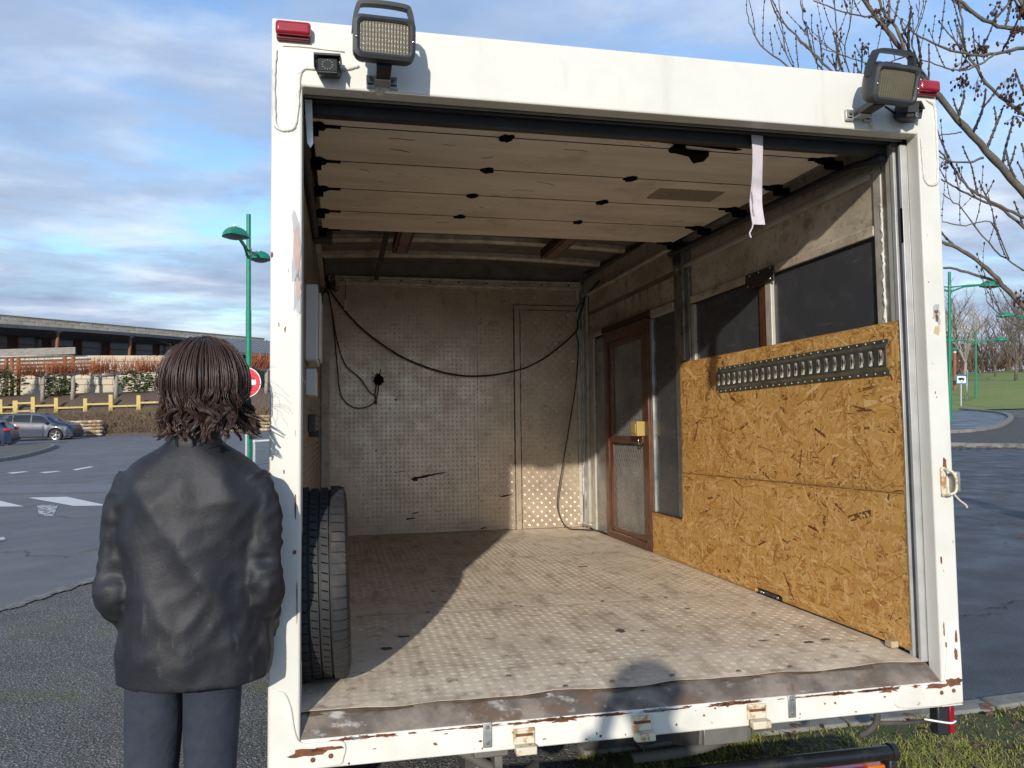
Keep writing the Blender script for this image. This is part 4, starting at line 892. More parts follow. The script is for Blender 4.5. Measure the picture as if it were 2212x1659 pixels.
# underneath: brackets, chassis, bumper, lamps, wheels, cab
tb('stay', galvd, (.56, .66, .02, .5, -.17, -.147), (.575, .60, .1, .45, -.235, -.17), (.625, .65, .05, .45, -.235, -.17), bevel=.004)
m = MB(); m.prism([(.02, -.147), (.16, -.147), (.30, -.26), (.22, -.27), (.03, -.2)], 1.25, 1.262, lambda u, v, w_: (w_, u, v)); m.prism([(.02, -.147), (.16, -.147), (.30, -.26), (.22, -.27), (.03, -.2)], 1.41, 1.422, lambda u, v, w_: (w_, u, v)); m.box(1.263, 1.409, .02, .05, -.2, -.148); m.build('stay', galvd, truck, bevel=.003)
for P, r_ in (([(.50, .12, -.16), (.56, .1, -.19), (.64, .1, -.24), (.72, .12, -.27), (.78, .2, -.28)], .018), ([(1.12, .25, -.31), (1.25, .2, -.285), (1.38, .22, -.28), (1.5, .3, -.285)], .02)):
    P = smoothpath(P, 14); m = MB(); m.tube(P, [r_*(1 if i % 2 else .82) for i in range(len(P))], 10); m.build('corrugated_hose', M('hose', (.10, .095, .085), .7), truck, smooth=True)
m = MB(); pts = [(.9+i*.1, .30, -.262) for i in range(10)]; m.tube([(.1, .22, -.368), (2.05, .22, -.368)], .025, 12); m.tube([(2.045, .22, -.368), (2.065, .22, -.368), (2.067, .22, -.368)], [.031, .031, .024], 12); m.build('bumper_bar', M('black_bumper', (.012, .013, .016), .3, 0, (9, (.05, .047, .04), .52, .7)), truck, smooth=True, auto=40)
tb('bumper_end', blackp, (2.035, 2.065, .205, .26, -.52, -.39), bevel=.006)
tl = tb('tail_lamp', redl, (1.80, 1.96, .22, .28, -.50, -.408), bevel=.006); tb('amber_section', amber, (1.962, 2.03, .218, .28, -.50, -.408), parent=tl, bevel=.006); tb('clear_section', M('clear_lens', (.5, .42, .42), .3), (1.74, 1.798, .222, .28, -.50, -.408), parent=tl, bevel=.006); tb('lamp_backplate', blackp, (1.72, 2.034, .265, .30, -.51, -.398), parent=tl, bevel=.004)
tl2 = tb('tail_lamp', redl, (.20, .36, .22, .28, -.50, -.408), bevel=.006); tb('amber_section', amber, (.13, .198, .218, .28, -.50, -.408), parent=tl2, bevel=.006); tb('lamp_backplate', blackp, (.12, .40, .265, .30, -.51, -.398), parent=tl2, bevel=.004)
ml = tb('hanging_marker', blackp, (2.080, 2.122, .02, .06, -.245, -.148), bevel=.005); tb('red_lens', redl, (2.123, 2.142, .018, .06, -.24, -.152), parent=ml, bevel=.004)
m = MB(); m.tube(smoothpath([(2.04, .035, -.192), (2.08, .012, -.196), (2.12, .010, -.203), (2.146, .02, -.202)], 4), .0035, 6); m.build('cable_tie', signwhite, ml, smooth=True)
m = MB(); m.tube(smoothpath([(1.885, .06, -.148), (1.885, .06, -.19), (1.87, .07, -.22), (1.84, .09, -.25)], 4), .011, 6); m.tube([(1.885, .06, -.20), (1.98, .05, -.205), (2.08, .045, -.203)], .008, 6); m.build('marker_cable', undersd, truck, smooth=True)
tb('chassis_rail', undersd, (.55, .62, .12, 5.6, -.27, -.15), (1.50, 1.57, .35, 5.6, -.27, -.15), bevel=.004)
tb('cross_member', undersd, *[(XL+.03, 2.1, y, y+.05, -.148, -.062) for y in np.arange(.2, 3.7, .45)], bevel=0)
def wheel(x0, x1, y, z, r, parent, name='wheel'):
    c = (x0+x1)/2; hw = (x1-x0)/2
    f_ = lambda rr_, a, h: (c+h, y+rr_*math.cos(a), z+rr_*math.sin(a))
    m = MB(); m.lathe([(r*.62, -hw*.8), (r*.8, -hw), (r*.93, -hw*.98), (r, -hw*.8), (r, hw*.8), (r*.93, hw*.98), (r*.8, hw), (r*.62, hw*.8)], 32, f_, close=True); o = m.build(name, tyrem, parent, smooth=True, auto=30)
    m = MB(); m.lathe([(r*.63, -hw*.8), (r*.60, -hw*.6), (r*.3, -hw*.2), (.0, -hw*.2)], 24, f_); m.lathe([(r*.63, hw*.8), (r*.60, hw*.6), (r*.3, hw*.2), (.0, hw*.2)], 24, f_); m.build('rim', steel, o, smooth=True, auto=30)
    return o

rr = random.Random(9)
for k_ in range(46):
    i = rr.randint(0, 4); y0, y1 = edges[i]+.02, edges[i+1]-.02; x = rr.uniform(.2, 1.8) if rr.random() < .5 else rr.uniform(.2, .9); y = rr.uniform(y0, y1); a = rr.gauss(0, .5); l = rr.uniform(.02, .10)
    pts = [(x, y)]
    for q in range(4): a += rr.gauss(0, .25); pts.append((pts[-1][0]+l/4*math.cos(a), min(y1, max(y0, pts[-1][1]+l/4*math.sin(a)))))
    dark = rr.random() < .45
    m = MB(); m.tube([(u, v, zs(v)-.0002) for u, v in pts], rr.uniform(.0007, .0018), 4); m.build('scratch', M('dark_scratch', (.10, .075, .06), .8) if dark else M('pale_scratch', (.70, .64, .56), .8), truck)
# rear axle, cab (beyond the bulkhead)
# tail wheels stand on the slope: find the ground height below a truck point
def ground_z(x, y):
    P = TM @ Vector((x, y, -.5)); up = (MROT @ Vector((0, 0, 1)))
    lo, hi = -1.6, .5
    for _ in range(40):
        mid = (lo+hi)/2; Q = TM @ Vector((x, y, mid))
        if Q.z > G(Q.x, Q.y): hi = mid
        else: lo = mid
    return lo
for y in (1.15, 4.75):
    for x0, x1 in ((.12, .30), (1.86, 2.04)):
        gz = ground_z((x0+x1)/2, y); wheel(x0, x1, y, gz+.258, .26, truck)
    tb('axle', undersd, (.3, 1.86, y-.04, y+.04, ground_z(1, y)+.24, ground_z(1, y)+.32), bevel=.004)
m = MB(); m.prism([(YB+.09, ZB), (YB+.09, 1.25), (4.35, 1.28), (4.75, .72), (5.35, .55), (5.55, .30), (5.55, -.30), (4.95, -.30), (4.9, -.1), (4.6, -.1), (4.5, -.30), (YB+.09, -.28)], .14, 2.02, lambda u, v, w_: (w_, u, v)); cb_ = m.build('cab', white, truck, bevel=.05, seg=3)
for x0, x1 in ((.132, .1395), (2.0205, 2.028)):
    m = MB(); m.prism([(3.98, .62), (3.98, 1.12), (4.32, 1.14), (4.62, .70), (4.6, .62)], x0, x1, lambda u, v, w_: (w_, u, v)); m.build('window', darkgl, cb_)
# ------------------------------------------------------------------ spare wheel standing in the box
def big_tyre():
    root = empty('tyre', mw=TM @ Matrix.Translation((.137, .345, .293)) @ Matrix.Rotation(R(-1.5), 4, 'Y'))
    tag(root, 'worn black car tyre standing upright on the truck floor by the left post', 'tyre')
    r, hw = .291, .076
    f_ = lambda rr_, a, h: (h, rr_*math.cos(a), rr_*math.sin(a))
    g = .0085
    prof = [(.185, -.060), (.20, -.068), (.225, -.079), (.250, -.080), (.270, -.076), (.282, -.068), (.287, -.058)]
    for gx in (-.034, -.004, .026):
        prof += [(r-.001, gx-.0035), (r-g, gx-.0025), (r-g, gx+.0025), (r-.001, gx+.0035)]
    prof += [(.287, .058), (.282, .068), (.270, .076), (.250, .080), (.225, .079), (.20, .068), (.185, .060), (.192, .0)]
    m = MB(); m.lathe(prof, 96, f_, close=True); m.build('carcass', tyrem, root, smooth=True, auto=28)
    # shoulder blocks: real lugs, one per sipe
    nb = 58
    for s_, h0, h1 in ((1, .0305, .074), (-1, -.0385, -.074)):
        blk = MB()
        for k in range(nb):
            a0 = 2*math.pi*(k+.10)/nb; a1 = 2*math.pi*(k+.93)/nb
            vs = []
            for rr2 in (0, 1):
                for a in (a0, a1):
                    for h, rad in ((h0, .2915), (h0+(h1-h0)*.62, .2905), (h0+(h1-h0)*.9, .2855), (h1, .276)):
                        vs.append(f_(rad+.0035*rr2-.004*(1-rr2), a, h))
            fs = []
            for c in range(3):
                fs += [(8+c, 8+c+1, 8+4+c+1, 8+4+c), (c, 8+c, 8+c+1, c+1), (4+c, 4+c+1, 12+c+1, 12+c)]
            fs += [(0, 4, 12, 8), (3, 11, 15, 7)]
            blk.add(vs, fs)
        o = blk.build('shoulder_blocks', tyrem, root, smooth=True, auto=25); o['kind'] = 'stuff'
    m = MB()
    for k in range(70):
        a0 = 2*math.pi*k/70
        for gx, l in ((-.019, .009), (.011, .009)):
            jj = random.uniform(-.01, .01)
            m.add([f_(.2913, a0+jj, gx-l), f_(.2913, a0+jj+.012, gx-l), f_(.2913, a0+jj+.03, gx+l), f_(.2913, a0+jj+.018, gx+l)], [(0, 1, 2, 3)])
    o = m.build('sipes', hinge, root); o['kind'] = 'stuff'
    m = MB(); m.lathe([(.186, -.058), (.175, -.045), (.17, 0), (.175, .045), (.186, .058)], 48, f_); m.lathe([(.172, .02), (.12, .035), (.06, .02), (.0, .02)], 48, f_); m.build('rim', steel, root, smooth=True, auto=30)
    return root
big_tyre()
# ------------------------------------------------------------------ street lamps
def lamp_post(P, H, rot, arm=1.75, label=None, both=True, zarm=None, sc_=1.0):
    root = empty('street_lamp', (P.x, P.y, P.z), rot); tag(root, label, 'street lamp', 'green double-armed street lamps')
    m = MB(); m.tube([(0, 0, -.1), (0, 0, 1.2), (0, 0, 1.21), (0, 0, H*.62), (0, 0, H*.62+.01), (0, 0, H)], [.085, .085, .072, .072, .062, .058], 14); m.build('pole', greenp, root, smooth=True, auto=30)
    za = zarm or H-.85
    for z in (za-.05, za+.1):
        m = MB(); m.tube([(0, 0, z-.025), (0, 0, z+.025)], .082, 14); m.build('collar', galvd, root, smooth=True, auto=30)
    for s_ in ((-1, 1) if both else (-1,)):
        m = MB(); m.tube([(s_*.05, 0, za-.12), (s_*arm*.35, 0, za+.08), (s_*(arm-.25), 0, za+.16)], [.04, .032, .024], 8); m.tube([(s_*.05, 0, za+.06), (s_*arm*.5, 0, za+.16), (s_*(arm-.2), 0, za+.20)], [.028, .024, .02], 8); a = m.build('arm', greenp, root, smooth=True, auto=40)
        # leaf-shaped half-dome head
        m = MB(); nu, nv = 18, 9; vs = []
        for i in range(nu+1):
            t_ = i/nu; x = s_*(arm-.42+.92*t_); hw = .31*math.sin(math.pi*min(1, t_**.75))**.75+.004; hh = .27*math.sin(math.pi*t_**.8)**.8+.01
            for j in range(nv+1):
                b = math.pi*j/nv; vs.append((x, hw*math.cos(b), za+.10+hh*math.sin(b)*.9))
        m.add(vs, [(i*(nv+1)+j, i*(nv+1)+j+1, (i+1)*(nv+1)+j+1, (i+1)*(nv+1)+j) for i in range(nu) for j in range(nv)]); hd = m.build('lamp_head', greenp, root, smooth=True)
        m = MB(); vs = []
        for i in range(nu+1):
            t_ = i/nu; x = s_*(arm-.38+.84*t_); hw = .29*math.sin(math.pi*min(1, t_**.75))**.75+.003
            dp = .07*math.sin(math.pi*t_)
            for j in range(5): b = -1+2*j/4; vs.append((x, hw*b, za+.095-dp*(1-b*b)))
        m.add(vs, [(i*5+j, i*5+j+1, (i+1)*5+j+1, (i+1)*5+j) for i in range(nu) for j in range(4)]); m.build('diffuser', M('lamp_diffuser', (.12, .125, .13), .3), hd, smooth=True)
        m = MB(); m.tube([(s_*(arm-.2), 0, za+.32), (s_*(arm+.12), 0, za+.36)], .03, 6); m.build('clip', galv, hd)
    return root
def latrot(a=0): return -YAW+a
P = pix(537, 829, 21); gz = G(P.x, P.y); lamp_post(Vector((P.x, P.y, gz)), 6.15-gz, latrot(R(98.5)), 1.8, 'green street lamp standing behind the red no-entry sign', zarm=5.12-gz)
P = pix(2051, 829, 33); gz = G(P.x, P.y); lamp_post(Vector((P.x, P.y, gz)), 6.32-gz, latrot(R(4)), 1.75, 'green street lamp beside the road loop, nearer than the grass hill', zarm=5.62-gz)
P = pix(2108, 829, 58); gz = Gh(P); lamp_post(Vector((P.x, P.y, gz)), 5.55-gz, latrot(R(-12)), 1.7, 'green street lamp on the grass hill beside the blue motorhome sign', zarm=4.72-gz)
P = pix(2232, 829, 44); gz = G(P.x, P.y); lamp_post(Vector((P.x, P.y, gz)), 5.9-gz, latrot(R(6)), 1.75, 'green street lamp whose arm reaches in past the ash tree twigs', zarm=5.28-gz)
# bollard lamp
P = pix(2038, 829, 70); P = pix(2062, 829, 66); gz = Gh(P)
root = empty('bollard_lamp', (P.x, P.y, gz)); tag(root, 'brown timber lamp with flat green cap on the grass hill', 'bollard lamp')
m = MB(); m.tube([(0, 0, -.1), (0, 0, 3.1)], .13, 10); m.build('post', wood, root, smooth=True, auto=30)
m = MB(); m.lathe([(.0, 3.55), (.42, 3.42), (.45, 3.36), (.0, 3.34)], 16); m.build('cap', greenp, root, smooth=True, auto=30)
m = MB(); m.tube([(0, 0, 3.08), (0, 0, 3.36)], .16, 10); m.build('lantern', greypost, root, smooth=True, auto=30)
# ------------------------------------------------------------------ signs
def disc(m, r, y0, y1, cz=0, n=40, cx=0):
    m.prism([(cx+r*math.cos(2*math.pi*i/n), cz+r*math.sin(2*math.pi*i/n)) for i in range(n)], y0, y1, lambda u, v, w_: (u, w_, v)); return m
P = pix(531, 826, 17); gz = G(P.x, P.y); root = empty('no_entry_sign', (P.x, P.y, gz), latrot()); tag(root, 'round red no-entry sign with white bar below the green lamp', 'road sign'); h = P.z-gz
m = MB(); m.tube([(0, .04, -.1), (0, .04, h+.25)], .03, 10); m.build('post', greypost, root, smooth=True, auto=30)
b_ = disc(MB(), .325, -.002, .016, h).build('plate', signwhite, root); disc(MB(), .308, -.006, -.0035, h).build('red_face', signred, b_)
MB().box(-.22, .22, -.010, -.0075, h-.055, h+.055).build('white_bar', signwhite, b_)
P = pix(2077, 820, 52); gz = Gh(P); root = empty('motorhome_sign', (P.x, P.y, gz), latrot()); tag(root, 'square blue and white motorhome sign on a grey post', 'road sign'); h = P.z-gz
m = MB(); m.tube([(0, .05, -.1), (0, .05, h)], .045, 8); m.build('post', greypost, root, smooth=True, auto=30)
a = MB().box(-.36, .36, 0, .03, h-.30, h+.30).build('plate', signblue, root, bevel=.02)
b_ = MB().box(-.28, .28, -.008, -.003, h-.22, h+.22).build('white_field', signwhite, a)
m = MB(); m.prism([(-.2, .0), (-.2, .13), (.20, .13), (.20, .07), (.12, .07), (.12, .05), (.2, .0)], -.014, -.0105, lambda u, v, w_: (u, w_, h+v)); m.box(-.2, .2, -.014, -.0105, h-.03, h-.003); m.build('motorhome_symbol', signblk, b_)
for x in (-.11, .12): disc(MB(), .04, -.016, -.0145, h-.04, 14, x).build('wheel_symbol', signblk, b_)
for k, wd in enumerate((.09, .11, .06)): MB().box(-wd, wd, -.014, -.0105, h-.11-.035*k, h-.095-.035*k).build('text_line', signblk, b_)
P = pix(2090, 829, 56); gz = Gh(P); root = empty('small_sign', (P.x, P.y, gz), latrot(R(55))); tag(root, 'small grey sign turned sideways behind the motorhome sign', 'road sign')
m = MB(); m.tube([(0, .04, -.1), (0, .04, 2.1)], .04, 8); m.build('post', greypost, root, smooth=True); MB().box(-.25, .25, -.02, .01, 1.75, 2.2).build('plate', greypost, root, bevel=.02)
# grey hoop barrier next to the truck
P = onground(pix(568, 829, 12)); root = empty('hoop_barrier', tuple(P), latrot(R(15))); tag(root, 'grey metal barrier standing behind the truck corner below the no-entry sign', 'barrier')
m = MB(); m.tube(smoothpath([(-.12, 0, -.1), (-.12, 0, 1.0), (-.06, 0, 1.10), (.75, 0, 1.10), (.82, 0, 1.0), (.82, 0, -.1)], 5), .024, 10); m.build('hoop', greypost, root, smooth=True)
m = MB(); m.tube([(-.11, 0, .62), (.81, 0, .62)], .018, 8); m.build('rail', greypost, root, smooth=True)
MB().box(-.2, .55, -.12, .12, .50, .53).build('tray', M('tray_blue', (.30, .36, .44), .5), root, bevel=.005)
# ------------------------------------------------------------------ cars
def car(name, label, paint_m, Pc, rot, L=4.36, Wd=1.80, H=1.56, hatch=True):
    root = empty(name, tuple(Pc), rot); tag(root, label, 'car', 'cars parked on the far side of the road')
    wx = (-L*.5+.82, L*.5-.86); wr = .345
    roofp = [(-.50, .62), (-.485, .88), (-.47, 1.02), (-.40, 1.30), (-.33, 1.46), (-.20, 1.545), (-.02, 1.56), (.09, 1.52), (.17, 1.42), (.27, 1.13), (.33, 1.02), (.42, .95), (.47, .84), (.495, .66), (.50, .5)]
    beltp = [(-.5, .60), (-.45, 1.10), (-.30, 1.04), (0, .97), (.25, .96), (.35, .93), (.45, .84), (.5, .5)]
    ip = lambda t, tab: float(np.interp(t, [a for a, b in tab], [b for a, b in tab]))*H/1.56
    ns_ = 72; secs = []
    for i in range(ns_+1):
        t = -.5+i/ns_; x = t*L; top = ip(t, roofp); belt = min(ip(t, beltp), top-.012); low = .24
        for cx in wx:
            d = abs(x-cx)
            if d < wr+.05: low = max(low, wr-.02+math.sqrt((wr+.055)**2-d*d))
        low = min(low, belt-.05)
        ew = Wd/2*(1-.10*abs(2*t)**5-.02*abs(2*t)**2); tw = ew-.10-.30*max(0, top-belt)*.62/1
        fl = .03 if any(abs(x-c) < .6 for c in wx) else -.015
        secs.append([(x, ew-.06, low), (x, ew+fl*.8, low+.02), (x, ew+fl*.5, low+(belt-low)*.5), (x, ew-.01, belt-.08), (x, ew-.045, belt), (x, ew-.045-(ew-.045-tw)*.5, belt+(top-belt)*.55), (x, tw, top-.05*min(1, (top-belt)*3)), (x, tw*.72, top-.008), (x, 0, top)])
    k = 9; vs = []
    for s in secs: vs += s+[(a, -b, c) for a, b, c in s[-2::-1]]
    q = 2*k-1; fs = [(i*q+j, i*q+j+1, (i+1)*q+j+1, (i+1)*q+j) for i in range(ns_) for j in range(q-1)]+[tuple(range(q)), tuple(range(ns_*q, ns_*q+q))]
    m = MB().add(vs, fs); m.build('body', paint_m, root, smooth=True, auto=50)
    MB().box(-L/2+.12, L/2-.12, -Wd/2+.12, Wd/2-.12, .17, .62).build('underbody', carblk, root)
    # glazing: follows the skin, a few mm proud
    def skin_(t, v, sd):
        i = (t+.5)*ns_; i0 = max(0, min(ns_-1, int(i))); fr_ = i-i0
        def at(i_):
            a, b, c = [Vector(secs[i_][j]) for j in (4, 5, 6)]
            return a.lerp(b, v*2) if v < .5 else b.lerp(c, v*2-1)
        p = at(i0).lerp(at(i0+1), fr_); return Vector((p.x, (p.y+.006)*sd, p.z))
    for sd in (-1, 1):
        for nm, t0, t1, s0, s1 in (('side_window', .015, .255, .0, -.105), ('side_window', -.20, .0, .0, .0), ('quarter_window', -.30, -.215, .05, .0)):
            m = MB(); vs = []; n = 8
            for a in range(n+1):
                for b in range(5):
                    v = .10+.76*b/4; t = (t0+(t1-t0)*a/n)
                    if nm == 'side_window' and t0 > 0: t = t0+(t1+s1*b/4-t0)*a/n
                    elif nm == 'quarter_window': t = t0+.05*b/4+(t1-t0-.05*b/4)*a/n
                    vs.append(skin_(t, v, sd))
            m.add(vs, [(a*5+b, a*5+b+1, (a+1)*5+b+1, (a+1)*5+b) for a in range(n) for b in range(4)]); m.build(nm, cargl, root, smooth=True)
        m = MB(); m.ball((.20*L, sd*(Wd/2+.04), 1.0*H/1.56), (.09, .10, .07), 10, 6); m.build('door_mirror', paint_m, root, smooth=True)
        MB().box(-.02*L, .035*L, sd*(Wd/2-.005)-.014, sd*(Wd/2-.005)+.014, .88, .91).build('door_handle', chrome, root, bevel=.008)
        m = MB(); m.box(-L*.5+.02, -L*.5+.32, sd*(Wd/2-.20)-.13, sd*(Wd/2-.20)+.155, .90*H/1.56, 1.02*H/1.56); m.build('tail_light', redtail, root, bevel=.03)
        m = MB(); m.box(L*.5-.42, L*.5-.12, sd*(Wd/2-.24)-.14, sd*(Wd/2-.24)+.14, .72*H/1.56, .80*H/1.56); m.build('headlight', cargl, root, bevel=.02)
        for cx in wx:
            f_ = lambda rr_, a, h, cx=cx, sd=sd: (cx+rr_*math.cos(a), sd*(Wd/2-.10+h), wr+rr_*math.sin(a))
            m = MB(); m.lathe([(.235, -.11), (.32, -.11), (wr, -.08), (wr, .08), (.32, .105), (.235, .09)], 32, f_, close=True); wh = m.build('wheel', carblk, root, smooth=True, auto=30)
            m = MB(); m.lathe([(.236, .085), (.225, .06), (.215, .03), (.0, .02)], 28, f_); m.build('rim_dish', carblk, wh, smooth=True, auto=30)
            m = MB(); m.lathe([(.236, .092), (.222, .088), (.222, .06)], 28, f_)
            for s in range(5):
                a0 = 2*math.pi*s/5
                for da in (-.13, .13):
                    p0 = f_(.05, a0, .075); p1 = f_(.228, a0+da, .082); m.tube([p0, p1], .017, 4)
            m.lathe([(.0, .085), (.055, .08), (.06, .05)], 12, f_); m.build('rim', alloy, wh)
    m = MB(); vs = []
    for t, v in ((-.475, .02), (-.345, .9)):
        for s in np.linspace(-1, 1, 7):
            z = ip(t, roofp); yv = s*(Wd/2-.25); vs.append((t*L-.012, yv, z+.008-.03*s*s))
    m.add(vs, [(i, i+1, 7+i+1, 7+i) for i in range(6)]); m.build('rear_window', cargl, root, smooth=True)
    vs = []
    m = MB()
    for t in (.095, .265):
        for s in np.linspace(-1, 1, 7):
            z = ip(t, roofp); yv = s*(Wd/2-.22); vs.append((t*L+.015, yv, z+.006-.03*s*s))
    m.add(vs, [(i, i+1, 7+i+1, 7+i) for i in range(6)]); m.build('windscreen', cargl, root, smooth=True)
    MB().box(-L*.5+.05, -L*.5+.5, -.55, .55, 1.44*H/1.56, 1.47*H/1.56).build('spoiler', carblk, root, bevel=.01)
    MB().box(-L*.5-.02, -L*.5+.2, -Wd/2+.15, Wd/2-.15, .30, .52).build('rear_bumper', carblk, root, bevel=.05)
    return root
A = gpix(66, 954); A2 = pix(80, 829, 44.5); Pc = onground(A2); Pc.z = (gpix(80, 949)).z if False else Pc.z
car('parked_car', 'slate blue crossover car with five twin-spoke wheels parked before the dry hedge', carblue, Pc, latrot(R(8)))
Pc = onground(pix(-88, 829, 36.5)); car('parked_car', 'blue car cut off by the picture edge, parked nose away beside the kerbed island', carblue2, Pc, latrot(R(200)), L=4.5, H=1.46)
# ------------------------------------------------------------------ long stone building behind the car park
def wall_frame(p0, p1):
    a = Vector((p0.x, p0.y, 0)); b = Vector((p1.x, p1.y, 0)); d = (b-a); L = d.length; ux = d/L; n = Vector((ux.y, -ux.x, 0))   # n faces the camera
    if n.dot(Vector((0, 0, 0))-a) < 0: n = -n
    return a, ux, n, L
a0, ux, nn, LB = wall_frame(pix(-260, 829, 59), pix(572, 829, 104))
gz = -2.6
bld = empty('stone_building', (a0.x, a0.y, gz)); tag(bld, 'long low building of pale stone blocks with a dark curved canopy on timber posts', 'building')
BM = Matrix((( ux.x, -nn.x, 0, 0), (ux.y, -nn.y, 0, 0), (0, 0, 1, 0), (0, 0, 0, 1)))   # local x along wall, y away from camera
bld.matrix_world = Matrix.Translation((a0.x, a0.y, gz)) @ BM
HT = 7.6-gz
MB().box(0, LB, .3, 9, 0, HT-.05).build('core', blockst2, bld)
# block courses: single stones on the parapet (the part in view), one box each sharing meshes
bl = [MB().box(0, 1.37, -.03, .3, 0, .39).build('stone_block', mm, bld, bevel=.02, seg=1) for mm in (blockst, blockst2)]
first = {0: True, 1: True}
def put(o_, loc, k):
    if first[k]: first[k] = False; o = o_
    else: o = o_.copy(); C.objects.link(o)
    o.location = loc; o.scale = (1, 1, 1); return o
rows = 2
for r_ in range(rows):
    x = (r_ % 2)*.7
    while x < LB-1.4:
        k = 0 if random.random() < .6 else 1
        o = put(bl[k], (x, random.uniform(-.012, .012), HT-.40*(r_+1)), k); x += 1.39
MB().box(0, LB, -.04, .295, 0, HT-.40*rows-.01).build('lower_wall', woodd, bld)  # dark timber colour also paints the shade below the canopy
MB().box(0, LB, -.10, .35, HT+.001, HT+.07).build('coping', blockst, bld, bevel=.02)
# canopy: curved plan, slate edge, timber underside
m = MB(); n_ = 60; V = []
xe = LB*.80
for i in range(n_+1):
    x = xe*i/n_; out = 6.0*math.sin(math.pi*min(1, .12+.80*i/n_))**.6+.4; zt = HT-1.15+.0*i
    V += [(x, -.05, zt+.34), (x, -out, zt-.02), (x, -out, zt-.30), (x, -.05, zt-.55)]
m.add(V, [(i*4+j, i*4+(j+1) % 4, i*4+4+(j+1) % 4, i*4+4+j) for i in range(n_) for j in range(4)]+[(0, 1, 2, 3), tuple(n_*4+j for j in range(4))]); m.build('canopy_roof', slate, bld)
for i in range(1, 7):
    m = MB(); y_ = .6*i; V = []
    for q in range(n_+1):
        x = xe*q/n_; out = 6.0*math.sin(math.pi*min(1, .12+.80*q/n_))**.6+.4
        V.append((x, -out*i/7, HT-1.15-.24-.06*i/7))
    m.tube(V, .07, 4); m.build('canopy_purlin', woodd, bld)
for k in range(9):
    x = 3.0+k*7.6
    if x > xe: break
    out = 6.0*math.sin(math.pi*min(1, .12+.80*x/xe))**.6+.1
    m = MB(); m.tube([(x-.35, -out+.7, -.2), (x, -out+.2, HT-1.55)], [.17, .13], 8); p_ = m.build('canopy_post', wood, bld, smooth=True, auto=30)
    m = MB(); m.box(x-.22, x+.22, -out+.05, -out+.35, HT-1.55, HT-1.46); m.build('post_head', galv, p_)
    m = MB(); m.tube([(x, -out+.2, HT-1.5), (x, -.1, HT-1.32)], .10, 6); m.build('canopy_beam', wood, bld)
for k in range(14):
    x = 1.2+k*3.4
    if x > xe-2: break
    wn_ = MB().box(x, x+2.3, -.10, -.04, HT-5.2, HT-1.5).build('window', darkgl, bld)
    MB().box(x-.12, x-.002, -.16, -.04, HT-5.3, HT-1.8).build('window_post', wood, wn_); MB().box(x, x+2.3, -.14, -.101, HT-2.5, HT-2.38).build('transom', wood, wn_)
# wing with a standing-seam zinc roof at the right end
P0 = pix(470, 829, 60); P1 = pix(640, 829, 66); a1, u1, n1_, L1 = wall_frame(P0, P1)
wing = empty('zinc_roofed_wing', (a1.x, a1.y, gz)); wing.matrix_world = Matrix.Translation((a1.x, a1.y, -2.2)) @ Matrix(((u1.x, -n1_.x, 0, 0), (u1.y, -n1_.y, 0, 0), (0, 0, 1, 0), (0, 0, 0, 1)))
tag(wing, 'low red-brown wing with standing-seam grey metal roof beyond the no-entry sign', 'building')
zw = 2.2
MB().box(0, L1, 0, 5, 0, zw+4.05).build('wall', woodd, wing)
m = MB(); m.prism([(-1.2, zw+3.95), (3.0, zw+5.2), (3.0, zw+5.32), (-1.2, zw+4.08)], -.5, L1+.5, lambda u, v, w_: (w_, u, v)); rf_ = m.build('roof', zinc, wing)
for k in range(14):
    x = k*.55
    if x > L1: break
    m = MB(); m.prism([(-1.2, zw+4.082), (3.0, zw+5.322), (3.0, zw+5.40), (-1.2, zw+4.16)], x, x+.05, lambda u, v, w_: (w_, u, v)); m.build('roof_seam', zinc, rf_)
MB().box(-.5, L1+.5, -1.3, -1.2, zw+3.85, zw+4.05).build('fascia', slate, wing)
for k in range(5):
    wn_ = MB().box(.4+k*1.4, 1.4+k*1.4, -.06, -.01, 2.2, zw+3.6).build('window', darkgl, wing); MB().box(.3+k*1.4, .39+k*1.4, -.1, -.01, 2.0, zw+3.8).build('window_post', wood, wn_)
# ------------------------------------------------------------------ planting in front of it
def sticks(m, c, n, hr, spread, lean, r=.01, kinks=2, sides=3):
    for _ in range(n):
        b = c+Vector((random.gauss(0, spread[0]), random.gauss(0, spread[1]), 0)); h = random.uniform(*hr); d = Vector((random.gauss(0, lean), random.gauss(0, lean), 1)).normalized()
        pts = [b]
        for q in range(kinks): d = (d+Vector((random.gauss(0, .18), random.gauss(0, .18), 0))).normalized(); pts.append(pts[-1]+d*h/kinks)
        m.tube(pts, [r*(1-.6*i/kinks) for i in range(kinks+1)], sides, cap=False)
def leafball(m, c, rad, n, s):
    for _ in range(n):
        v = Vector((random.gauss(0, 1), random.gauss(0, 1), random.gauss(0, 1))).normalized()*random.uniform(.55, 1.05)
        p = Vector((c.x+v.x*rad[0], c.y+v.y*rad[1], c.z+v.z*rad[2])); Mx = Matrix.Translation(p) @ Matrix.Rotation(random.uniform(0, 6.3), 4, 'Z') @ Matrix.Rotation(random.uniform(-1.2, 1.2), 4, 'X')
        q = s*random.uniform(.6, 1.3); m.add([Mx @ Vector(a) for a in ((-q, 0, 0), (0, -q*.5, 0), (q, 0, 0), (0, q*.5, 0))], [(0, 1, 2, 3)])
bank = []
kx, ky = 44, 8
for j in range(ky):
    for i in range(kx):
        px = -120+i*17; dep = 48.5+j*1.1
        P = pix(px, 829, dep); h = [0, .75, 1.2, 2.0, 2.6, 2.75, 2.8, 2.8][j]
        bank.append((P.x, P.y, G(P.x, P.y)+h))
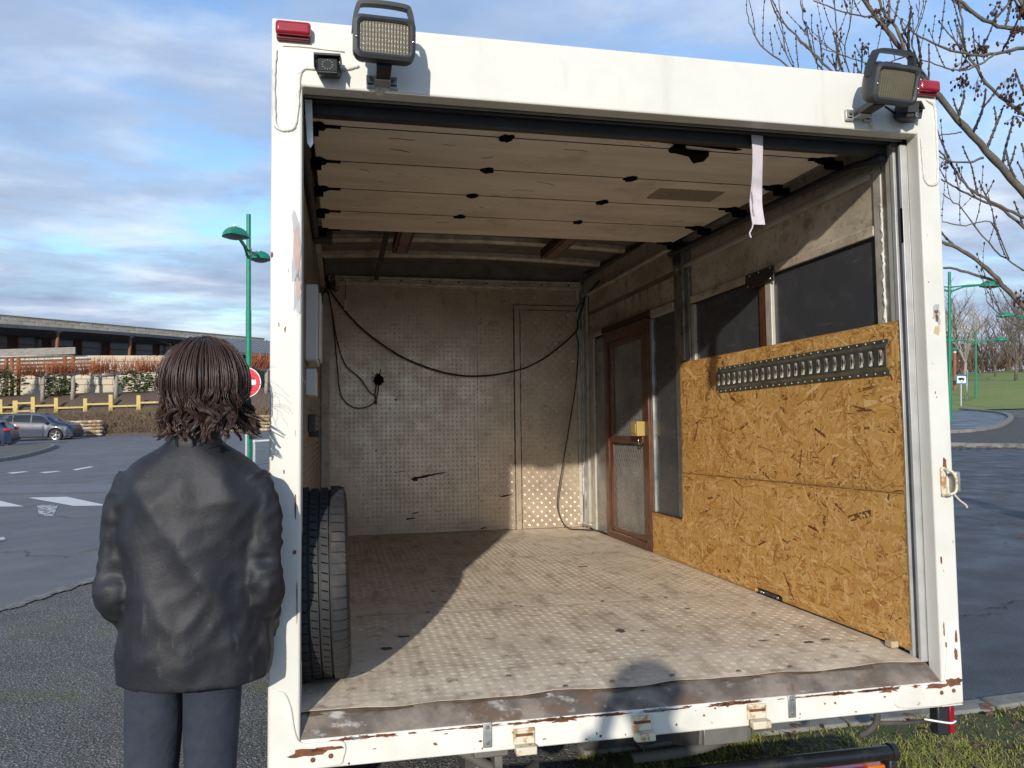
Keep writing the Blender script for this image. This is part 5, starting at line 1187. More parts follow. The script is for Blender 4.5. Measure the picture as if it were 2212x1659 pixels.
o = MB().add(bank, [(j*kx+i, j*kx+i+1, (j+1)*kx+i+1, (j+1)*kx+i) for j in range(ky-1) for i in range(kx-1)]).build('planted_bank', dirt, smooth=True); o['kind'] = 'structure'
def bankz(px, dep): P = pix(px, 829, dep); j = max(0, min(7, (dep-48.5)/1.1)); return Vector((P.x, P.y, G(P.x, P.y)+float(np.interp(j, range(8), [0, .75, 1.2, 2.0, 2.6, 2.75, 2.8, 2.8]))))
# dry stone retaining wall: single stones
dw = empty('dry_stone_wall', tuple(onground(pix(-60, 829, 48)))); tag(dw, 'low dry-stone retaining wall along the bank behind the parked cars', 'wall')
st_ = [MB().ball((0, 0, 0), (1, .8, .75), 6, 4).build('stone', mm, dw) for mm in (blockst2, M('ochre_stone', (.36, .26, .14), .9, 0, (5, (.25, .18, .1), .4, .65)))]
fs_ = [1, 1]; cnt = 0
for (pa, pb) in ((100, 215), (500, 620)):
    px = pa
    while px < pb:
        for r_ in range(5):
            k = random.randint(0, 1)
            if fs_[k]: o = st_[k]; fs_[k] = 0
            else: o = st_[k].copy(); C.objects.link(o)
            P = bankz(px+random.uniform(-2, 2), 48.2); P.z = G(P.x, P.y)
            o.location = P+Vector((0, 0, .1+.2*r_)) - dw.location; s_ = random.uniform(.13, .2); o.scale = (s_*1.5, s_*1.3, s_*.8); o.rotation_euler = (0, 0, random.uniform(-.3, .3)); cnt += 1
        px += 9.5
# brown thicket, as one mass
m = MB()
for px in range(-60, 640, 7):
    for dep in (48.8, 49.4, 50.2):
        sticks(m, bankz(px+random.uniform(-3, 3), dep), 9, (.5, 1.05), (.25, .25), .75, .016)
o = m.build('dry_thicket', drybr, fix=False); tag(o, 'dense brown leafless thicket on the bank behind the parked cars', 'thicket', kind='stuff')
# pollarded willows with orange-red shoots
def pollard(px, dep, h, nst, label):
    b = bankz(px, dep); root = empty('pollard_willow', tuple(b)); tag(root, label, 'tree', 'pollarded willows along the terrace')
    m = MB(); m.tube([(0, 0, -.1), (.03, 0, h*.5), (0, .02, h)], [.16, .12, .14], 8); m.build('trunk', palebark, root, smooth=True)
    m = MB()
    for s_ in (-1, 1):
        pts = [Vector((0, 0, h))]
        for q in range(6): pts.append(pts[-1]+Vector((s_*.33*ux.x+random.gauss(0, .05), s_*.33*ux.y, random.gauss(.03, .07))))
        m.tube(pts, [.12-.012*i for i in range(7)], 6)
        for p in pts[1:]: m.ball(p, .1, 6, 4)
    m.build('arms', palebark, root, smooth=True)
    m = MB()
    for _ in range(nst):
        t = random.uniform(-2.0, 2.0); p = Vector((t*ux.x, t*ux.y+random.gauss(0, .12), h+random.uniform(0, .12))); d = Vector((random.gauss(0, .22), random.gauss(0, .22), 1)).normalized(); hh = random.uniform(.5, 1.15); q = p+d*hh*.5; r_ = q+(d+Vector((random.gauss(0, .12), random.gauss(0, .12), 0)))*hh*.5
        m.tube([p, q, r_], [.014, .011, .006], 3, cap=False)
    m.build('shoots', redstem, root, fix=False)
for i, (px, lb) in enumerate(((-40, 'pollarded willow with orange shoots, partly cut off by the picture edge'), (92, 'pollarded willow with orange shoots behind the paired yellow fence posts'), (157, 'pollarded willow with pale trunk in front of the grey pergola end'), (250, 'pollarded willow with orange shoots under the canopy posts'), (345, 'pollarded willow with orange shoots behind the standing person'), (440, 'pollarded willow with orange shoots beside the canopy end'), (575, 'pollarded willow with red shoots beyond the no-entry sign'))):
    pollard(px, 52.5, 1.55, 320, lb)
# evergreen shrubs
for px, dep, rx_, rz, lb in ((5, 53.5, 1.5, 1.0, 'dark evergreen shrub below the timber pergola'), (128, 53.2, 1.1, .7, 'low evergreen shrub between two pollarded willows'), (300, 53.5, 1.2, .8, 'evergreen shrub beneath the stone building canopy')):
    b = bankz(px, dep); root = empty('evergreen_shrub', tuple(b)); tag(root, lb, 'shrub', 'evergreen shrubs on the bank')
    m = MB(); leafball(m, Vector((0, 0, rz*.9)), (rx_, 1, rz), 900, .12); m.build('foliage', hedge, root, fix=False)
    m = MB(); [m.tube([(0, 0, 0), (random.uniform(-.4, .4), random.uniform(-.3, .3), rz)], .03, 4) for _ in range(6)]; m.build('stems', farbark, root)
# yellow timber fence
fe = empty('yellow_fence', tuple(bankz(40, 51.2))); tag(fe, 'yellow painted timber fence of stepped rails on the bank', 'fence')
def fpost(px, z0, z1, w_=.13):
    P = bankz(px, 51.2)-fe.location; MB().box(-w_, w_, -.07, .07, z0, z1, Matrix.Translation(P) @ Matrix.Rotation(-YAW, 4, 'Z')).build('post', yel, fe, bevel=.01)
def frail(pa, pb, z):
    A = bankz(pa, 51.2)-fe.location; B = bankz(pb, 51.2)-fe.location
    m = MB(); d = (B-A).normalized(); n2_ = Vector((-d.y, d.x, 0))*.06
    for dz in (0,): m.add([A-n2_+Vector((0, 0, z-.055)), B-n2_+Vector((0, 0, z-.055)), B+n2_+Vector((0, 0, z-.055)), A+n2_+Vector((0, 0, z-.055)), A-n2_+Vector((0, 0, z+.055)), B-n2_+Vector((0, 0, z+.055)), B+n2_+Vector((0, 0, z+.055)), A+n2_+Vector((0, 0, z+.055))], [(3, 2, 1, 0), (4, 5, 6, 7), (0, 1, 5, 4), (1, 2, 6, 5), (2, 3, 7, 6), (3, 0, 4, 7)])
    m.build('rail', yel, fe)
for k, px in enumerate((-60, 2, 34, 72, 122, 185, 240, 300, 360, 420)): fpost(px, -.4, 1.0-.10*(k % 3), .13 if k != 2 else .16)
for pa, pb, z in ((-60, 2, .5), (2, 34, .38), (28, 72, .62), (72, 122, .42), (122, 185, .24), (185, 240, .42), (240, 300, .24), (300, 360, .42), (360, 420, .3), (-60, 34, -.02), (34, 72, .1)): frail(pa, pb, z)
# grey pergola
pg = empty('timber_pergola', tuple(bankz(60, 55))); tag(pg, 'weathered grey timber pergola of parallel slats in front of the stone building', 'pergola')
pl0 = pg.location
for k in range(6):
    A = bankz(-60, 54.0+.45*k)-pl0; B = bankz(163, 54.0+.45*k)-pl0; zt = 2.75+.10*k
    m = MB(); m.tube([A+Vector((0, 0, zt)), B+Vector((0, 0, zt))], .075, 4); m.build('slat', greyw, pg)
for px in (14, 26, 40, 140, 158):
    A = bankz(px, 54.2)-pl0; m = MB(); m.tube([A+Vector((0, 0, -.3)), A+Vector((0, 0, 2.6))], .13, 6); m.build('post', wood, pg, smooth=True)
tw_ = empty('terrace_wall', tuple(bankz(-60, 57))); A = bankz(-80, 57.0); B = bankz(460, 57.0); a2, u2_, n2x, L2 = wall_frame(A, B)
tag(tw_, 'pale stone block terrace wall under the pergola', 'wall'); tw_.matrix_world = Matrix.Translation((a2.x, a2.y, -1.4)) @ Matrix(((u2_.x, -n2x.x, 0, 0), (u2_.y, -n2x.y, 0, 0), (0, 0, 1, 0), (0, 0, 0, 1)))
MB().box(0, L2, .05, .4, -.6, 5.1).build('core', blockst2, tw_)
tbm = [MB().box(0, .88, -.04, .2, 0, .40).build('stone_block', mm, tw_, bevel=.02, seg=1) for mm in (blockst, blockst2)]; first = {0: True, 1: True}
for r_ in range(5):
    x = (r_ % 2)*.45
    while x < L2-.9:
        k = 0 if random.random() < .6 else 1; put(tbm[k], (x, random.uniform(-.02, .02), 3.0+.42*r_), k); x += .9
# ------------------------------------------------------------------ bare trees
def bare_tree(name, P, H, label, group, seed, levels=4, mat=farbark, r0=None, spread=.55):
    rr = random.Random(seed); root = empty(name, tuple(P)); tag(root, label, 'tree', group); r0 = r0 or H*.018
    tm = MB(); cm = MB()
    th = H*rr.uniform(.16, .24)
    tm.tube([(0, 0, -.3), (0, 0, th*.5), (rr.uniform(-.1, .1), 0, th)], [r0*1.25, r0, r0*.85], 7)
    def grow(p, d, l, r, lev):
        pts = [p]; dd = d.copy()
        for q in range(3):
            dd = (dd+Vector((rr.gauss(0, .16), rr.gauss(0, .16), rr.gauss(.06, .1)))).normalized(); pts.append(pts[-1]+dd*l/3)
        cm.tube(pts, [r*(1-.5*i/3) for i in range(4)], 4 if lev < 2 else 3, cap=False)
        if lev >= levels: return
        for k in range(rr.randint(3, 5) if lev else rr.randint(5, 7)):
            t = rr.uniform(.35, 1) if lev else rr.uniform(.2, 1)
            i = min(2, int(t*3)); q = pts[i].lerp(pts[i+1], t*3-i)
            a = rr.uniform(0, 6.28); nd = (dd*rr.uniform(.5, .9)+Vector((math.cos(a), math.sin(a), rr.uniform(.0, .5)))*spread).normalized()
            grow(q, nd, l*rr.uniform(.48, .7), r*.48, lev+1)
    top = Vector((0, 0, th))
    for k in range(4):
        a = k*1.57+rr.uniform(-.4, .4); grow(top, Vector((math.cos(a)*.55, math.sin(a)*.55, rr.uniform(.8, 1.3))).normalized(), H*.38, r0*.6, 1)
    grow(top, Vector((0, 0, 1)), H*.5, r0*.7, 1)
    tm.build('trunk', mat, root, smooth=True); cm.build('crown', mat, root, fix=False)
    return root
specs = [(2085, 88, 9.5, 'pale-trunked bare tree on the hill behind the motorhome sign', 1, palebark), (2064, 104, 12, 'bare tree rising behind the bollard lamp', 2, farbark), (2122, 100, 9, 'bare spreading tree behind the lamp post on the grass hill', 3, farbark), (2150, 84, 6.5, 'small bare tree on the open lawn of the grass hill', 4, farbark), (2175, 104, 10, 'bare tree in the wood edge below the long lamp arm', 5, farbark), (2205, 92, 9.5, 'bare tree with fine twigs at the right edge of the hill', 6, farbark), (2235, 100, 11, 'bare tree cut off by the edge of the picture', 7, farbark), (2045, 110, 11, 'tall bare tree half hidden by the truck post', 8, farbark), (2195, 70, 7.5, 'bare tree standing forward on the grass slope', 9, farbark), (2270, 85, 9, 'bare tree outside the lawn edge', 10, farbark)]
for px, dep, H, lb, sd, mm in specs:
    P = pix(px, 829, dep); P.z = Gh(P); bare_tree('bare_tree', P, H, lb, 'bare trees on the grass hill', sd, mat=mm)
m = MB()
for k in range(520):
    px = random.uniform(1960, 2420); dep = random.uniform(98, 125); P = pix(px, 829, dep); P.z = Gh(P) if dep < 102 else Gh(P)
    sticks(m, P, 3, (2.2, 5.5), (.8, .8), .28, .05, 3)
o = m.build('far_wood', farbark2, fix=False); tag(o, 'brown mass of leafless scrub along the top of the grass hill', 'wood', kind='stuff')
m = MB()
for k in range(420):
    px = random.uniform(-900, 640); dep = random.uniform(95, 130); P = pix(px, 829, dep); P.z = -2.4
    sticks(m, P, 3, (1.5, 4.0), (1.2, .8), .28, .07, 3)
o = m.build('distant_scrub', farbark2, fix=False); tag(o, 'distant band of leafless scrub beyond the stone building', 'wood', kind='stuff')
# ------------------------------------------------------------------ the ash tree leaning over the truck's right side
ash = empty('ash_tree', tuple(onground(pix(2440, 829, 7.6)))); tag(ash, 'bare ash tree with knobbly twigs and dark seed clusters beside the truck', 'tree')
AL = ash.location.copy()
tk = MB(); fork = pix(2400, 640, 7.4)
tk.tube(smoothpath([AL+Vector((0, 0, -.2)), AL+Vector((.02, 0, .8)), fork+Vector((.12, .05, -.6)), fork], 5), [.17-.004*i for i in range(16)], 12)
tk.v = [tuple(Vector(v)-AL) for v in tk.v]; tk.build('trunk', bark, ash, smooth=True)
limbs = MB(); twg = MB(); buds = MB(); seeds = MB()
rr = random.Random(21)
def limb(pp, dep, r0, r1, tw=True, ddep=0, dens=1.0):
    n = len(pp); P = [pix(x, y, dep+ddep*i/(n-1)) for i, (x, y) in enumerate(pp)]
    Q = smoothpath(P, 5); k = len(Q)
    Q = [q+Vector((rr.gauss(0, .004), rr.gauss(0, .004), rr.gauss(0, .004))) for q in Q]
    rs = [(r0+(r1-r0)*i/(k-1))*(1.12 if i % 4 == 0 else 1) for i in range(k)]
    rs = [q_*.74 for q_ in rs]; limbs.tube(Q, rs, 8)
    if tw:
        L_ = 0
        for i in range(1, k):
            L_ += (Q[i]-Q[i-1]).length
            if L_ > .115/dens:
                L_ = 0
                if rr.random() < .72: twig_(Q[i], (Q[i]-Q[i-1]).normalized(), rr.uniform(.14, .55), min(.011, rs[i]*.6))
    return Q
def twig_(p, d, l, r, lev=0):
    sd = Vector((rr.gauss(0, .5), rr.gauss(0, .5), rr.uniform(.5, 1.2)))
    dd = (d*.45+sd).normalized(); n = max(3, int(l/.055)); pts = [p]; rs = [r]
    for i in range(n):
        dd = (dd+Vector((rr.gauss(0, .06), rr.gauss(0, .06), .07))).normalized()
        q = pts[-1]+dd*l/n
        pts += [pts[-1].lerp(q, .86), q]; t = (i+1)/n; base_ = r*(1-.35*t); rs += [base_, base_*1.5]
    pts.append(pts[-1]+dd*.012); rs.append(rs[-1]*.4)
    twg.tube(pts, rs, 6)
    e = pts[-1]; buds.ball(e, (.0085, .0085, .011), 6, 5)
    for i in range(2, len(pts)-1, 2):
        if rr.random() < .8:
            for s_ in (-1, 1):
                sv = dd.orthogonal().normalized()*s_; sv.rotate(Matrix.Rotation(rr.uniform(0, 6), 3, dd)) ; buds.ball(pts[i]+sv*rs[i]*1.1, (.005, .005, .006), 5, 4)
    if lev == 0 and rr.random() < .4:
        j = rr.randrange(2, len(pts)-2); twig_(pts[j], dd, l*.45, r*.75, 1)
    if rr.random() < .13: cluster(pts[min(len(pts)-2, 4)], rr.randint(2, 6), .03)
def cluster(p, n, s):
    for _ in range(n):
        q = p+Vector((rr.gauss(0, s), rr.gauss(0, s), rr.gauss(-s, s)))
        seeds.ball(q, (rr.uniform(.007, .013), rr.uniform(.007, .013), rr.uniform(.01, .018)), 6, 4)
        seeds.tube([p, q+Vector((0, 0, .012))], .0016, 3)
fk = (2400, 640)
limb([fk, (2290, 505), (2183, 384), (2100, 292), (2029, 208), (1959, 121), (1905, 55), (1858, -10), (1815, -60)], 7.0, .052, .014, ddep=-.5)
limb([fk, (2290, 725), (2205, 658), (2145, 592), (2090, 547), (2035, 523), (1985, 505)], 7.0, .036, .016, dens=.5)
limb([(2205, 658), (2160, 612), (2100, 592), (2040, 578), (1985, 574)], 7.1, .020, .012, tw=False)
limb([fk, (2330, 260), (2290, 120), (2212, 104), (2150, 117), (2085, 116), (2012, 93), (1959, 57)], 6.9, .03, .007, ddep=-.6, dens=1.4)
limb([(2150, 117), (2110, 141), (2065, 153), (2010, 135), (1975, 125)], 6.5, .011, .006, dens=1.2)
limb([(2330, 260), (2270, 110), (2212, 68), (2140, 50), (2068, 0), (2040, -30)], 6.8, .028, .016, dens=1.3)
limb([(2270, 110), (2215, 20), (2180, -30)], 6.7, .022, .016)
limb([fk, (2300, 340), (2206, 243), (2140, 190), (2105, 140), (2085, 105), (2075, 30), (2070, -10)], 6.8, .024, .007, dens=1.4)
limb([(2125, 341), (2090, 350), (2052, 348), (2028, 338)], 6.75, .014, .008, tw=False)
limb([(2212, 470), (2150, 440), (2092, 405), (2052, 352), (2030, 325)], 6.8, .018, .009, dens=.7)
limb([(2240, 520), (2170, 455), (2110, 430), (2065, 405), (2033, 388)], 6.9, .018, .008, dens=.9)
limb([(2077, 286), (2050, 290), (2025, 293)], 6.7, .008, .006, tw=False)
limb([(2180, 560), (2140, 480), (2085, 488), (2036, 480)], 6.8, .008, .006, dens=.8)
limb([(2210, 585), (2150, 540), (2080, 455), (2035, 420)], 6.85, .010, .006, dens=.8)
limb([(2230, 720), (2175, 690), (2130, 650)], 6.6, .009, .006, dens=1.5)
# shoots that show over the truck's header, springing from limbs behind it
limb([(2029, 208), (1960, 250), (1880, 235), (1788, 146), (1740, 95), (1695, 53), (1675, 25), (1662, -10)], 6.8, .018, .007, dens=1.2)
limb([(1880, 235), (1780, 215), (1698, 140), (1642, 95), (1622, 55), (1613, 17)], 6.7, .012, .005, dens=1.2)
limb([(1880, 235), (1810, 190), (1775, 150), (1754, 112), (1738, 50), (1729, 0)], 6.9, .011, .006, dens=1.1)
limb([(1960, 250), (1850, 200), (1812, 140), (1806, 60), (1802, -5)], 6.9, .010, .006, dens=.9)
limb([(1960, 250), (1870, 200), (1826, 130), (1835, 60), (1843, -5)], 7.0, .010, .006, dens=.8)
limb([(1905, 55), (1894, 39), (1850, 32), (1804, 20), (1757, 0)], 6.6, .011, .006, dens=1.1)
limb([(1959, 121), (1900, 140), (1840, 125), (1774, 104)], 6.7, .009, .005, dens=1.3)
limb([(1959, 121), (1935, 60), (1905, 20), (1895, -20)], 6.6, .018, .012, dens=1.0)
limb([(1990, 150), (1970, 90), (1985, 40), (1980, 10)], 6.7, .009, .005, dens=1.3)
limb([(1880, 235), (1760, 190), (1700, 120), (1690, 60), (1682, 0)], 6.85, .009, .005, dens=1.0)
for x, y, n in ((2120, 100, 34), (2078, 170, 26), (2180, 170, 18), (2110, 175, 10), (2180, 205, 20), (2208, 225, 16), (2200, 60, 26), (2205, 15, 30), (1897, 20, 14), (1862, 100, 12), (2170, 95, 10), (2205, 640, 16), (2080, 135, 14), (2060, 95, 10), (2195, 250, 12), (1905, 38, 8), (2035, 350, 8), (2150, 15, 14)): cluster(pix(x, y, 6.55+rr.uniform(-.15, .2)), n, .035)
for mb_, nm, mt in ((limbs, 'limbs', bark), (twg, 'twigs', twig), (buds, 'buds', budm), (seeds, 'seed_clusters', seedm)):
    mb_.v = [tuple(Vector(v)-AL) for v in mb_.v]; o = mb_.build(nm, mt, ash, smooth=True, fix=False)
    if nm in ('buds', 'seed_clusters', 'twigs'): o['kind'] = 'stuff'
# ------------------------------------------------------------------ people
tex_f = bpy.data.textures.new('cloth_folds', 'CLOUDS'); tex_f.noise_scale = .28; tex_f.noise_depth = 1
tex_g = bpy.data.textures.new('cloth_creases', 'CLOUDS'); tex_g.noise_scale = .09; tex_g.noise_depth = 2
def skinned(name, nodes, edges, mat, parent, root='pelvis', sub=2):
    ids = {k: i for i, k in enumerate(nodes)}; me = bpy.data.meshes.new(name)
    me.from_pydata([nodes[k][0] for k in nodes], [(ids[a], ids[b]) for a, b in edges], []); me.materials.append(mat)
    o = bpy.data.objects.new(name, me); C.objects.link(o); o.parent = parent
    md = o.modifiers.new('skin', 'SKIN'); md.use_smooth_shade = True
    for k, i in ids.items():
        r = nodes[k][1]; sv = me.skin_vertices[0].data[i]; sv.radius = r if isinstance(r, tuple) else (r, r); sv.use_root = (k == root)
    s = o.modifiers.new('sub', 'SUBSURF'); s.levels = sub; s.render_levels = sub
    return o
def person(loc, rz, h, pose, label, hair_long=True, group=None, hx=0.0, hz=0.0, lx=0.0):
    root = empty('person', tuple(loc), rz); tag(root, label, 'person', group)
    k = h/1.74; hs = h-.005
    N = {'pelvis': ((0, 0, .95*k), (.145, .105)), 'waist': ((0, .0, 1.10*k), (.135, .10)), 'chest': ((0, 0, 1.30*k), (.15, .115)), 'neckb': ((0, .0, 1.455*k), (.07, .065)), 'neck': ((hx*.5, .012, 1.53*k), (.055, .055)), 'jaw': ((hx*.8, .035, 1.585*k+hz), (.066, .078)), 'head': ((hx, .03, 1.655*k+hz), (.076, .094)), 'crown': ((hx, .022, 1.70*k+hz), (.062, .076)), 'nose': ((hx, .128, 1.62*k+hz), .011)}
    E_ = [('pelvis', 'waist'), ('waist', 'chest'), ('chest', 'neckb'), ('neckb', 'neck'), ('neck', 'jaw'), ('jaw', 'head'), ('head', 'crown'), ('head', 'nose')]
    for s, t in ((-1, 'l'), (1, 'r')):
        N['hip'+t] = ((s*.08+lx*.6, 0, .88*k), .093); N['knee'+t] = ((s*.085+lx, .02, .49*k), .06); N['ank'+t] = ((s*.09+lx, -.02, .085*k), .042); N['toe'+t] = ((s*.11+lx, .13, .035), (.042, .03))
        E_ += [('pelvis', 'hip'+t), ('hip'+t, 'knee'+t), ('knee'+t, 'ank'+t), ('ank'+t, 'toe'+t)]
        el, wr, pa, fd = pose(s, k)     # elbow, wrist, palm, finger direction
        N['sh'+t] = ((s*.13, -.005, 1.345*k), .042); N['el'+t] = (el, .043); N['wr'+t] = (wr, .028); N['pa'+t] = (pa, (.036, .02))
        E_ += [('chest', 'sh'+t), ('sh'+t, 'el'+t), ('el'+t, 'wr'+t), ('wr'+t, 'pa'+t)]
        fd = Vector(fd).normalized(); pv = Vector(pa); up_ = Vector((0, 0, 1)); side = (up_-fd*up_.dot(fd)).normalized(); curl = Vector((-s, 0, 0))
        for f, (off, ln) in enumerate(((.026, .068), (.009, .078), (-.009, .073), (-.026, .056))):
            a = pv+fd*.045+side*off; b = a+fd*ln*.5+curl*.010; c = b+fd*ln*.38+curl*.028
            N[f'f{f}a'+t] = (tuple(a), .0095); N[f'f{f}b'+t] = (tuple(b), .0088); N[f'f{f}c'+t] = (tuple(c), .0075)
            E_ += [('pa'+t, f'f{f}a'+t), (f'f{f}a'+t, f'f{f}b'+t), (f'f{f}b'+t, f'f{f}c'+t)]
        a = pv+side*.034+fd*.004; b = a+side*.02+fd*.03+curl*.015; N['ta'+t] = (tuple(a), .011); N['tb'+t] = (tuple(b), .009); E_ += [('pa'+t, 'ta'+t), ('ta'+t, 'tb'+t)]
    skinned('body', N, E_, skin, root)
    for s in (-1, 1):
        m = MB(); m.ball((hx+s*.03, .113, 1.655*k+hz), .0125, 10, 8); m.build('eye', eyew, root, smooth=True)
        m = MB(); m.ball((hx+s*.083, .02, 1.635*k+hz), (.012, .022, .034), 8, 8); m.build('ear', skin, root, smooth=True)
    m = MB(); m.tube([(hx-.024, .108, 1.577*k+hz), (hx, .121, 1.577*k+hz), (hx+.024, .108, 1.577*k+hz)], [.004, .008, .004], 8); m.build('mouth', M('lips', (.42, .17, .14), .5), root, smooth=True)
    # trousers and shoes
    T = {'pelvis': ((0, 0, .96*k), (.155, .118)), 'top': ((0, 0, 1.04*k), (.15, .112))}; TE = [('pelvis', 'top')]
    for s, t in ((-1, 'l'), (1, 'r')):
        T['hip'+t] = ((s*.08+lx*.6, 0, .87*k), .098); T['knee'+t] = ((s*.085+lx, .02, .49*k), .076); T['hem'+t] = ((s*.09+lx, -.015, .10*k), .07); TE += [('pelvis', 'hip'+t), ('hip'+t, 'knee'+t), ('knee'+t, 'hem'+t)]
        m = MB(); n = 14; V = []
        for i in range(n+1):
            u = i/n; y = -.085+.29*u; w_ = .046*math.sin(math.pi*min(1, .12+u*.86))**.45; hh = .085 if u < .35 else .085-.04*(u-.35)/.65
            for q in range(10): a = 2*math.pi*q/10; V.append((s*(.09+.02*u)+lx+w_*math.cos(a), y, .048+max(-.042, hh*.55*math.sin(a))))
        m.add(V, [(i*10+q, i*10+(q+1) % 10, i*10+10+(q+1) % 10, i*10+10+q) for i in range(n) for q in range(10)]+[tuple(range(10)), tuple(n*10+q for q in range(10))]); m.build('shoe', shoe, root, smooth=True)
    skinned('trousers', T, TE, trous, root)
    # jacket: torso rings and sleeves fused into one cloth surface
    from mathutils import noise as NZ
    def fold(p, sx=1.0): return 1-2*abs(NZ.noise(p)) 
    rz_ = [(.832, .200, .150), (.90, .203, .152), (1.0, .198, .147), (1.10, .190, .14), (1.22, .198, .142), (1.32, .202, .135), (1.38, .192, .122), (1.415, .168, .108), (1.44, .130, .098), (1.46, .095, .088), (1.475, .074, .078), (1.515, .069, .076), (1.525, .055, .06), (1.54, .05, .055)]
    zz_ = np.concatenate([np.linspace(.832, 1.45, 64), np.linspace(1.458, 1.54, 14)]); n = 108; V = []
    m = MB()
    for z in zz_:
        a = np.interp(z, [q[0] for q in rz_], [q[1] for q in rz_]); b = np.interp(z, [q[0] for q in rz_], [q[2] for q in rz_])
        env = min(1, max(0, (1.46-z)/.12))
        for q in range(n):
            t_ = 2*math.pi*q/n; cx_, sy_ = math.cos(t_), math.sin(t_); e = .88
            x, y = a*math.copysign(abs(cx_)**e, cx_), b*math.copysign(abs(sy_)**e, sy_)
            d = .019*fold(Vector((x*4.5+z*3.0, y*4, z*2.2-abs(x)*5)))+.016*NZ.noise(Vector((x*7+3, y*7, z*1.6)))+0.007*fold(Vector((x*14-z*6, y*12, z*9+5)))
            d *= env
            V.append((x+d*cx_, y+d*sy_, z*k+(.006*math.sin(t_*3) if z < .85 else 0)))
    nr = len(zz_)
    m.add(V, [(i*n+q, i*n+(q+1) % n, i*n+n+(q+1) % n, i*n+n+q) for i in range(nr-1) for q in range(n)]+[tuple(range(n)), tuple((nr-1)*n+q for q in range(n))])
    for s in (-1, 1):
        el, wr, pa, fd = pose(s, k); sh = Vector((s*.145, -.005, 1.372*k)); e_ = Vector(el); w_ = Vector(wr)
        P = smoothpath([sh, sh.lerp(e_, .3)+Vector((s*.022, 0, .010)), sh.lerp(e_, .65)+Vector((s*.014, 0, .0)), e_+Vector((s*.004, -.012, 0)), e_.lerp(w_, .5), w_], 16)
        b0 = len(m.v); m.tube(P, [.060-.012*i/(len(P)-1) for i in range(len(P))], 28)
        for i in range(len(P)):
            for q in range(28):
                v = Vector(m.v[b0+i*28+q]); dr = (v-P[i]).normalized()
                d = .013*fold(Vector((i*.16, dr.x*1.2+s*4, dr.z*1.2+dr.y)))+.007*NZ.noise(Vector((i*.11, q*.25, s*3.0)))
                m.v[b0+i*28+q] = tuple(v+dr*d)
    j = m.build('jacket', jack, root, smooth=True, fix=False)
    rm = j.modifiers.new('fuse', 'REMESH'); rm.mode = 'VOXEL'; rm.voxel_size = .0075; rm.use_smooth_shade = True
    sm = j.modifiers.new('soft', 'SMOOTH'); sm.iterations = 1; sm.factor = .5
    m = MB()
    for sx in (-1, 1): m.tube(smoothpath([(sx*.078, -.02, 1.522*k), (sx*.055, -.06, 1.53*k), (0, -.081, 1.535*k)], 5), .009, 6)
    m.build('collar', jack, root, smooth=True)
    # hair: a cap under many separate curling locks
    rr = random.Random(11); m = MB(); hc = Vector((hx, .015, 1.655*k+hz))
    m.ball(hc+Vector((0, -.012, .012)), (.098, .112, .118), 20, 14)
    ng = 170 if hair_long else 90
    for g_i in range(ng):
        a = rr.uniform(0, 2*math.pi); f0 = R(rr.uniform(3, 62)); lift = rr.uniform(.0, .02); y_ = math.sin(a)
        if y_ > .55 and f0 > R(40): continue
        if y_ > .35: a = math.atan2(.35, math.cos(a)) if rr.random() < .7 else a
        ca, sa = math.cos(a), math.sin(a); G_ = []; Rx, Ry, Rz = .098+lift, .112+lift, .118+lift
        ph1, ph2 = rr.uniform(0, 6.28), rr.uniform(0, 6.28); wav = rr.uniform(.010, .022); fl = rr.uniform(-.012, .018)+(.042 if ca > .3 else .005)
        for i in range(7):
            f = f0+(R(96)-f0)*i/6; G_.append(Vector((hc.x+Rx*math.sin(f)*ca, hc.y-.012+Ry*math.sin(f)*sa, hc.z+.012+Rz*math.cos(f))))
        if hair_long:
            hang = rr.uniform(.105, .172); tv = Vector((-sa, ca, 0)); ov = Vector((ca, sa, 0))
            for i in range(1, 12):
                t_ = i/11; w_ = wav*min(1, t_*2)
                G_.append(G_[6]+Vector((0, 0, -hang*t_))+ov*(fl*t_*t_-.012*math.sin(t_*3.14)+w_*math.sin(ph1+t_*8))+tv*w_*1.2*math.sin(ph2+t_*8)+(ov*.018*max(0, t_-.75)*4*(1 if rr.random() < .5 else -.4)))
        n_ = len(G_)
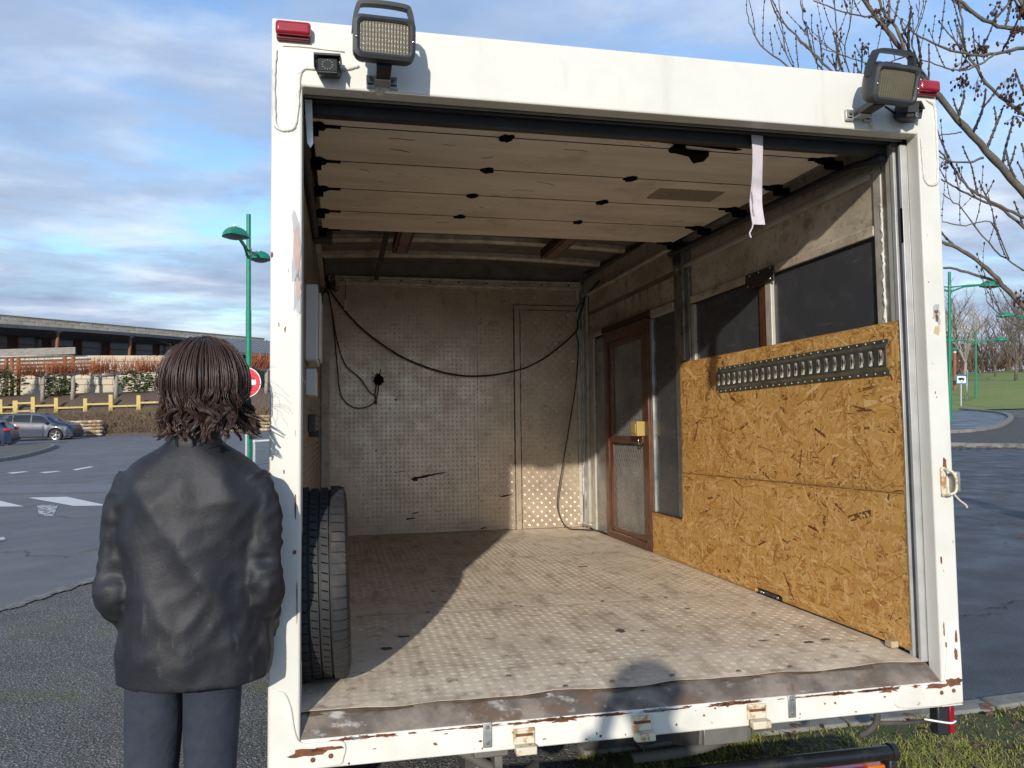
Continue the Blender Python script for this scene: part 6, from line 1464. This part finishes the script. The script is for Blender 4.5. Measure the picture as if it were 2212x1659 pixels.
        for q in range(26 if hair_long else 12):
            oa = rr.uniform(0, 6.28); orr = math.sqrt(rr.random()); off = Vector((math.cos(oa), math.sin(oa), rr.uniform(-.3, .3)))*orr; tip = rr.uniform(.8, 1.0); jit = rr.uniform(0, 6)
            pts = []
            for i in range(int(n_*tip)):
                t_ = i/n_; sp = .010+.010*math.sin(min(1, t_*1.3)*3.14)-.006*t_
                pts.append(G_[i]+off*sp+Vector((math.sin(jit+t_*9), math.cos(jit+t_*7), 0))*.0015)
            r0 = rr.uniform(.0010, .0019)
            m.tube(pts, [r0*(1-.6*(i/len(pts))**3) for i in range(len(pts))], 4)
    for q in range(40 if hair_long else 10):          # fly-away hairs
        a = rr.uniform(0, 6.28); d = Vector((math.cos(a), -abs(math.sin(a))*.6, rr.uniform(-.5, .9))).normalized(); p = hc+Vector((d.x*.12, d.y*.13, d.z*.125)); v = (d+Vector((rr.gauss(0, .6), rr.gauss(0, .5), rr.gauss(0, .5)))).normalized(); pts = [p]
        for i in range(6): v = (v+Vector((rr.gauss(0, .3), rr.gauss(0, .3), -.25))).normalized(); pts.append(pts[-1]+v*.016)
        m.tube(pts, .0005, 3)
    m.build('hair', hairm, root, smooth=True, fix=False)
    return root
Pp = pix(420, 829, 2.34); Pp = onground(Pp)
person(Pp, latrot(R(6)), 1.85, lambda s, k: ((s*.198, -.03, 1.07*k), (s*.165, .095, .92*k), (s*.135, .12, .90*k), (-s*.35, .3, -.5)), 'person with wavy brown hair in a dark jacket, back turned, beside the truck post', hx=.03, hz=-.03, lx=-.045)
# the photographer, behind the lens, phone held up in both hands
Pb = onground(CAM-FWD*.40+RGT*.0)
person(Pb, latrot(), 1.84, lambda s, k: ((s*.235, .08, 1.18*k), (s*.12, .27, 1.44*k), (s*.09, .315, 1.49*k), (-s*.35, .25, .75)), 'person standing behind the open truck holding up a phone, casting the shadow on its floor', hair_long=False)
ph = empty('mobile_phone', tuple(CAM-FWD*.045+Vector((0, 0, -.012))), latrot()); tag(ph, 'black mobile phone held up sideways by the person behind the truck', 'phone')
MB().box(-.08, .08, -.004, .004, -.038, .038).build('case', phonem, ph, bevel=.004); MB().box(-.074, .074, -.0052, -.0042, -.034, .034).build('screen', darkgl, ph)
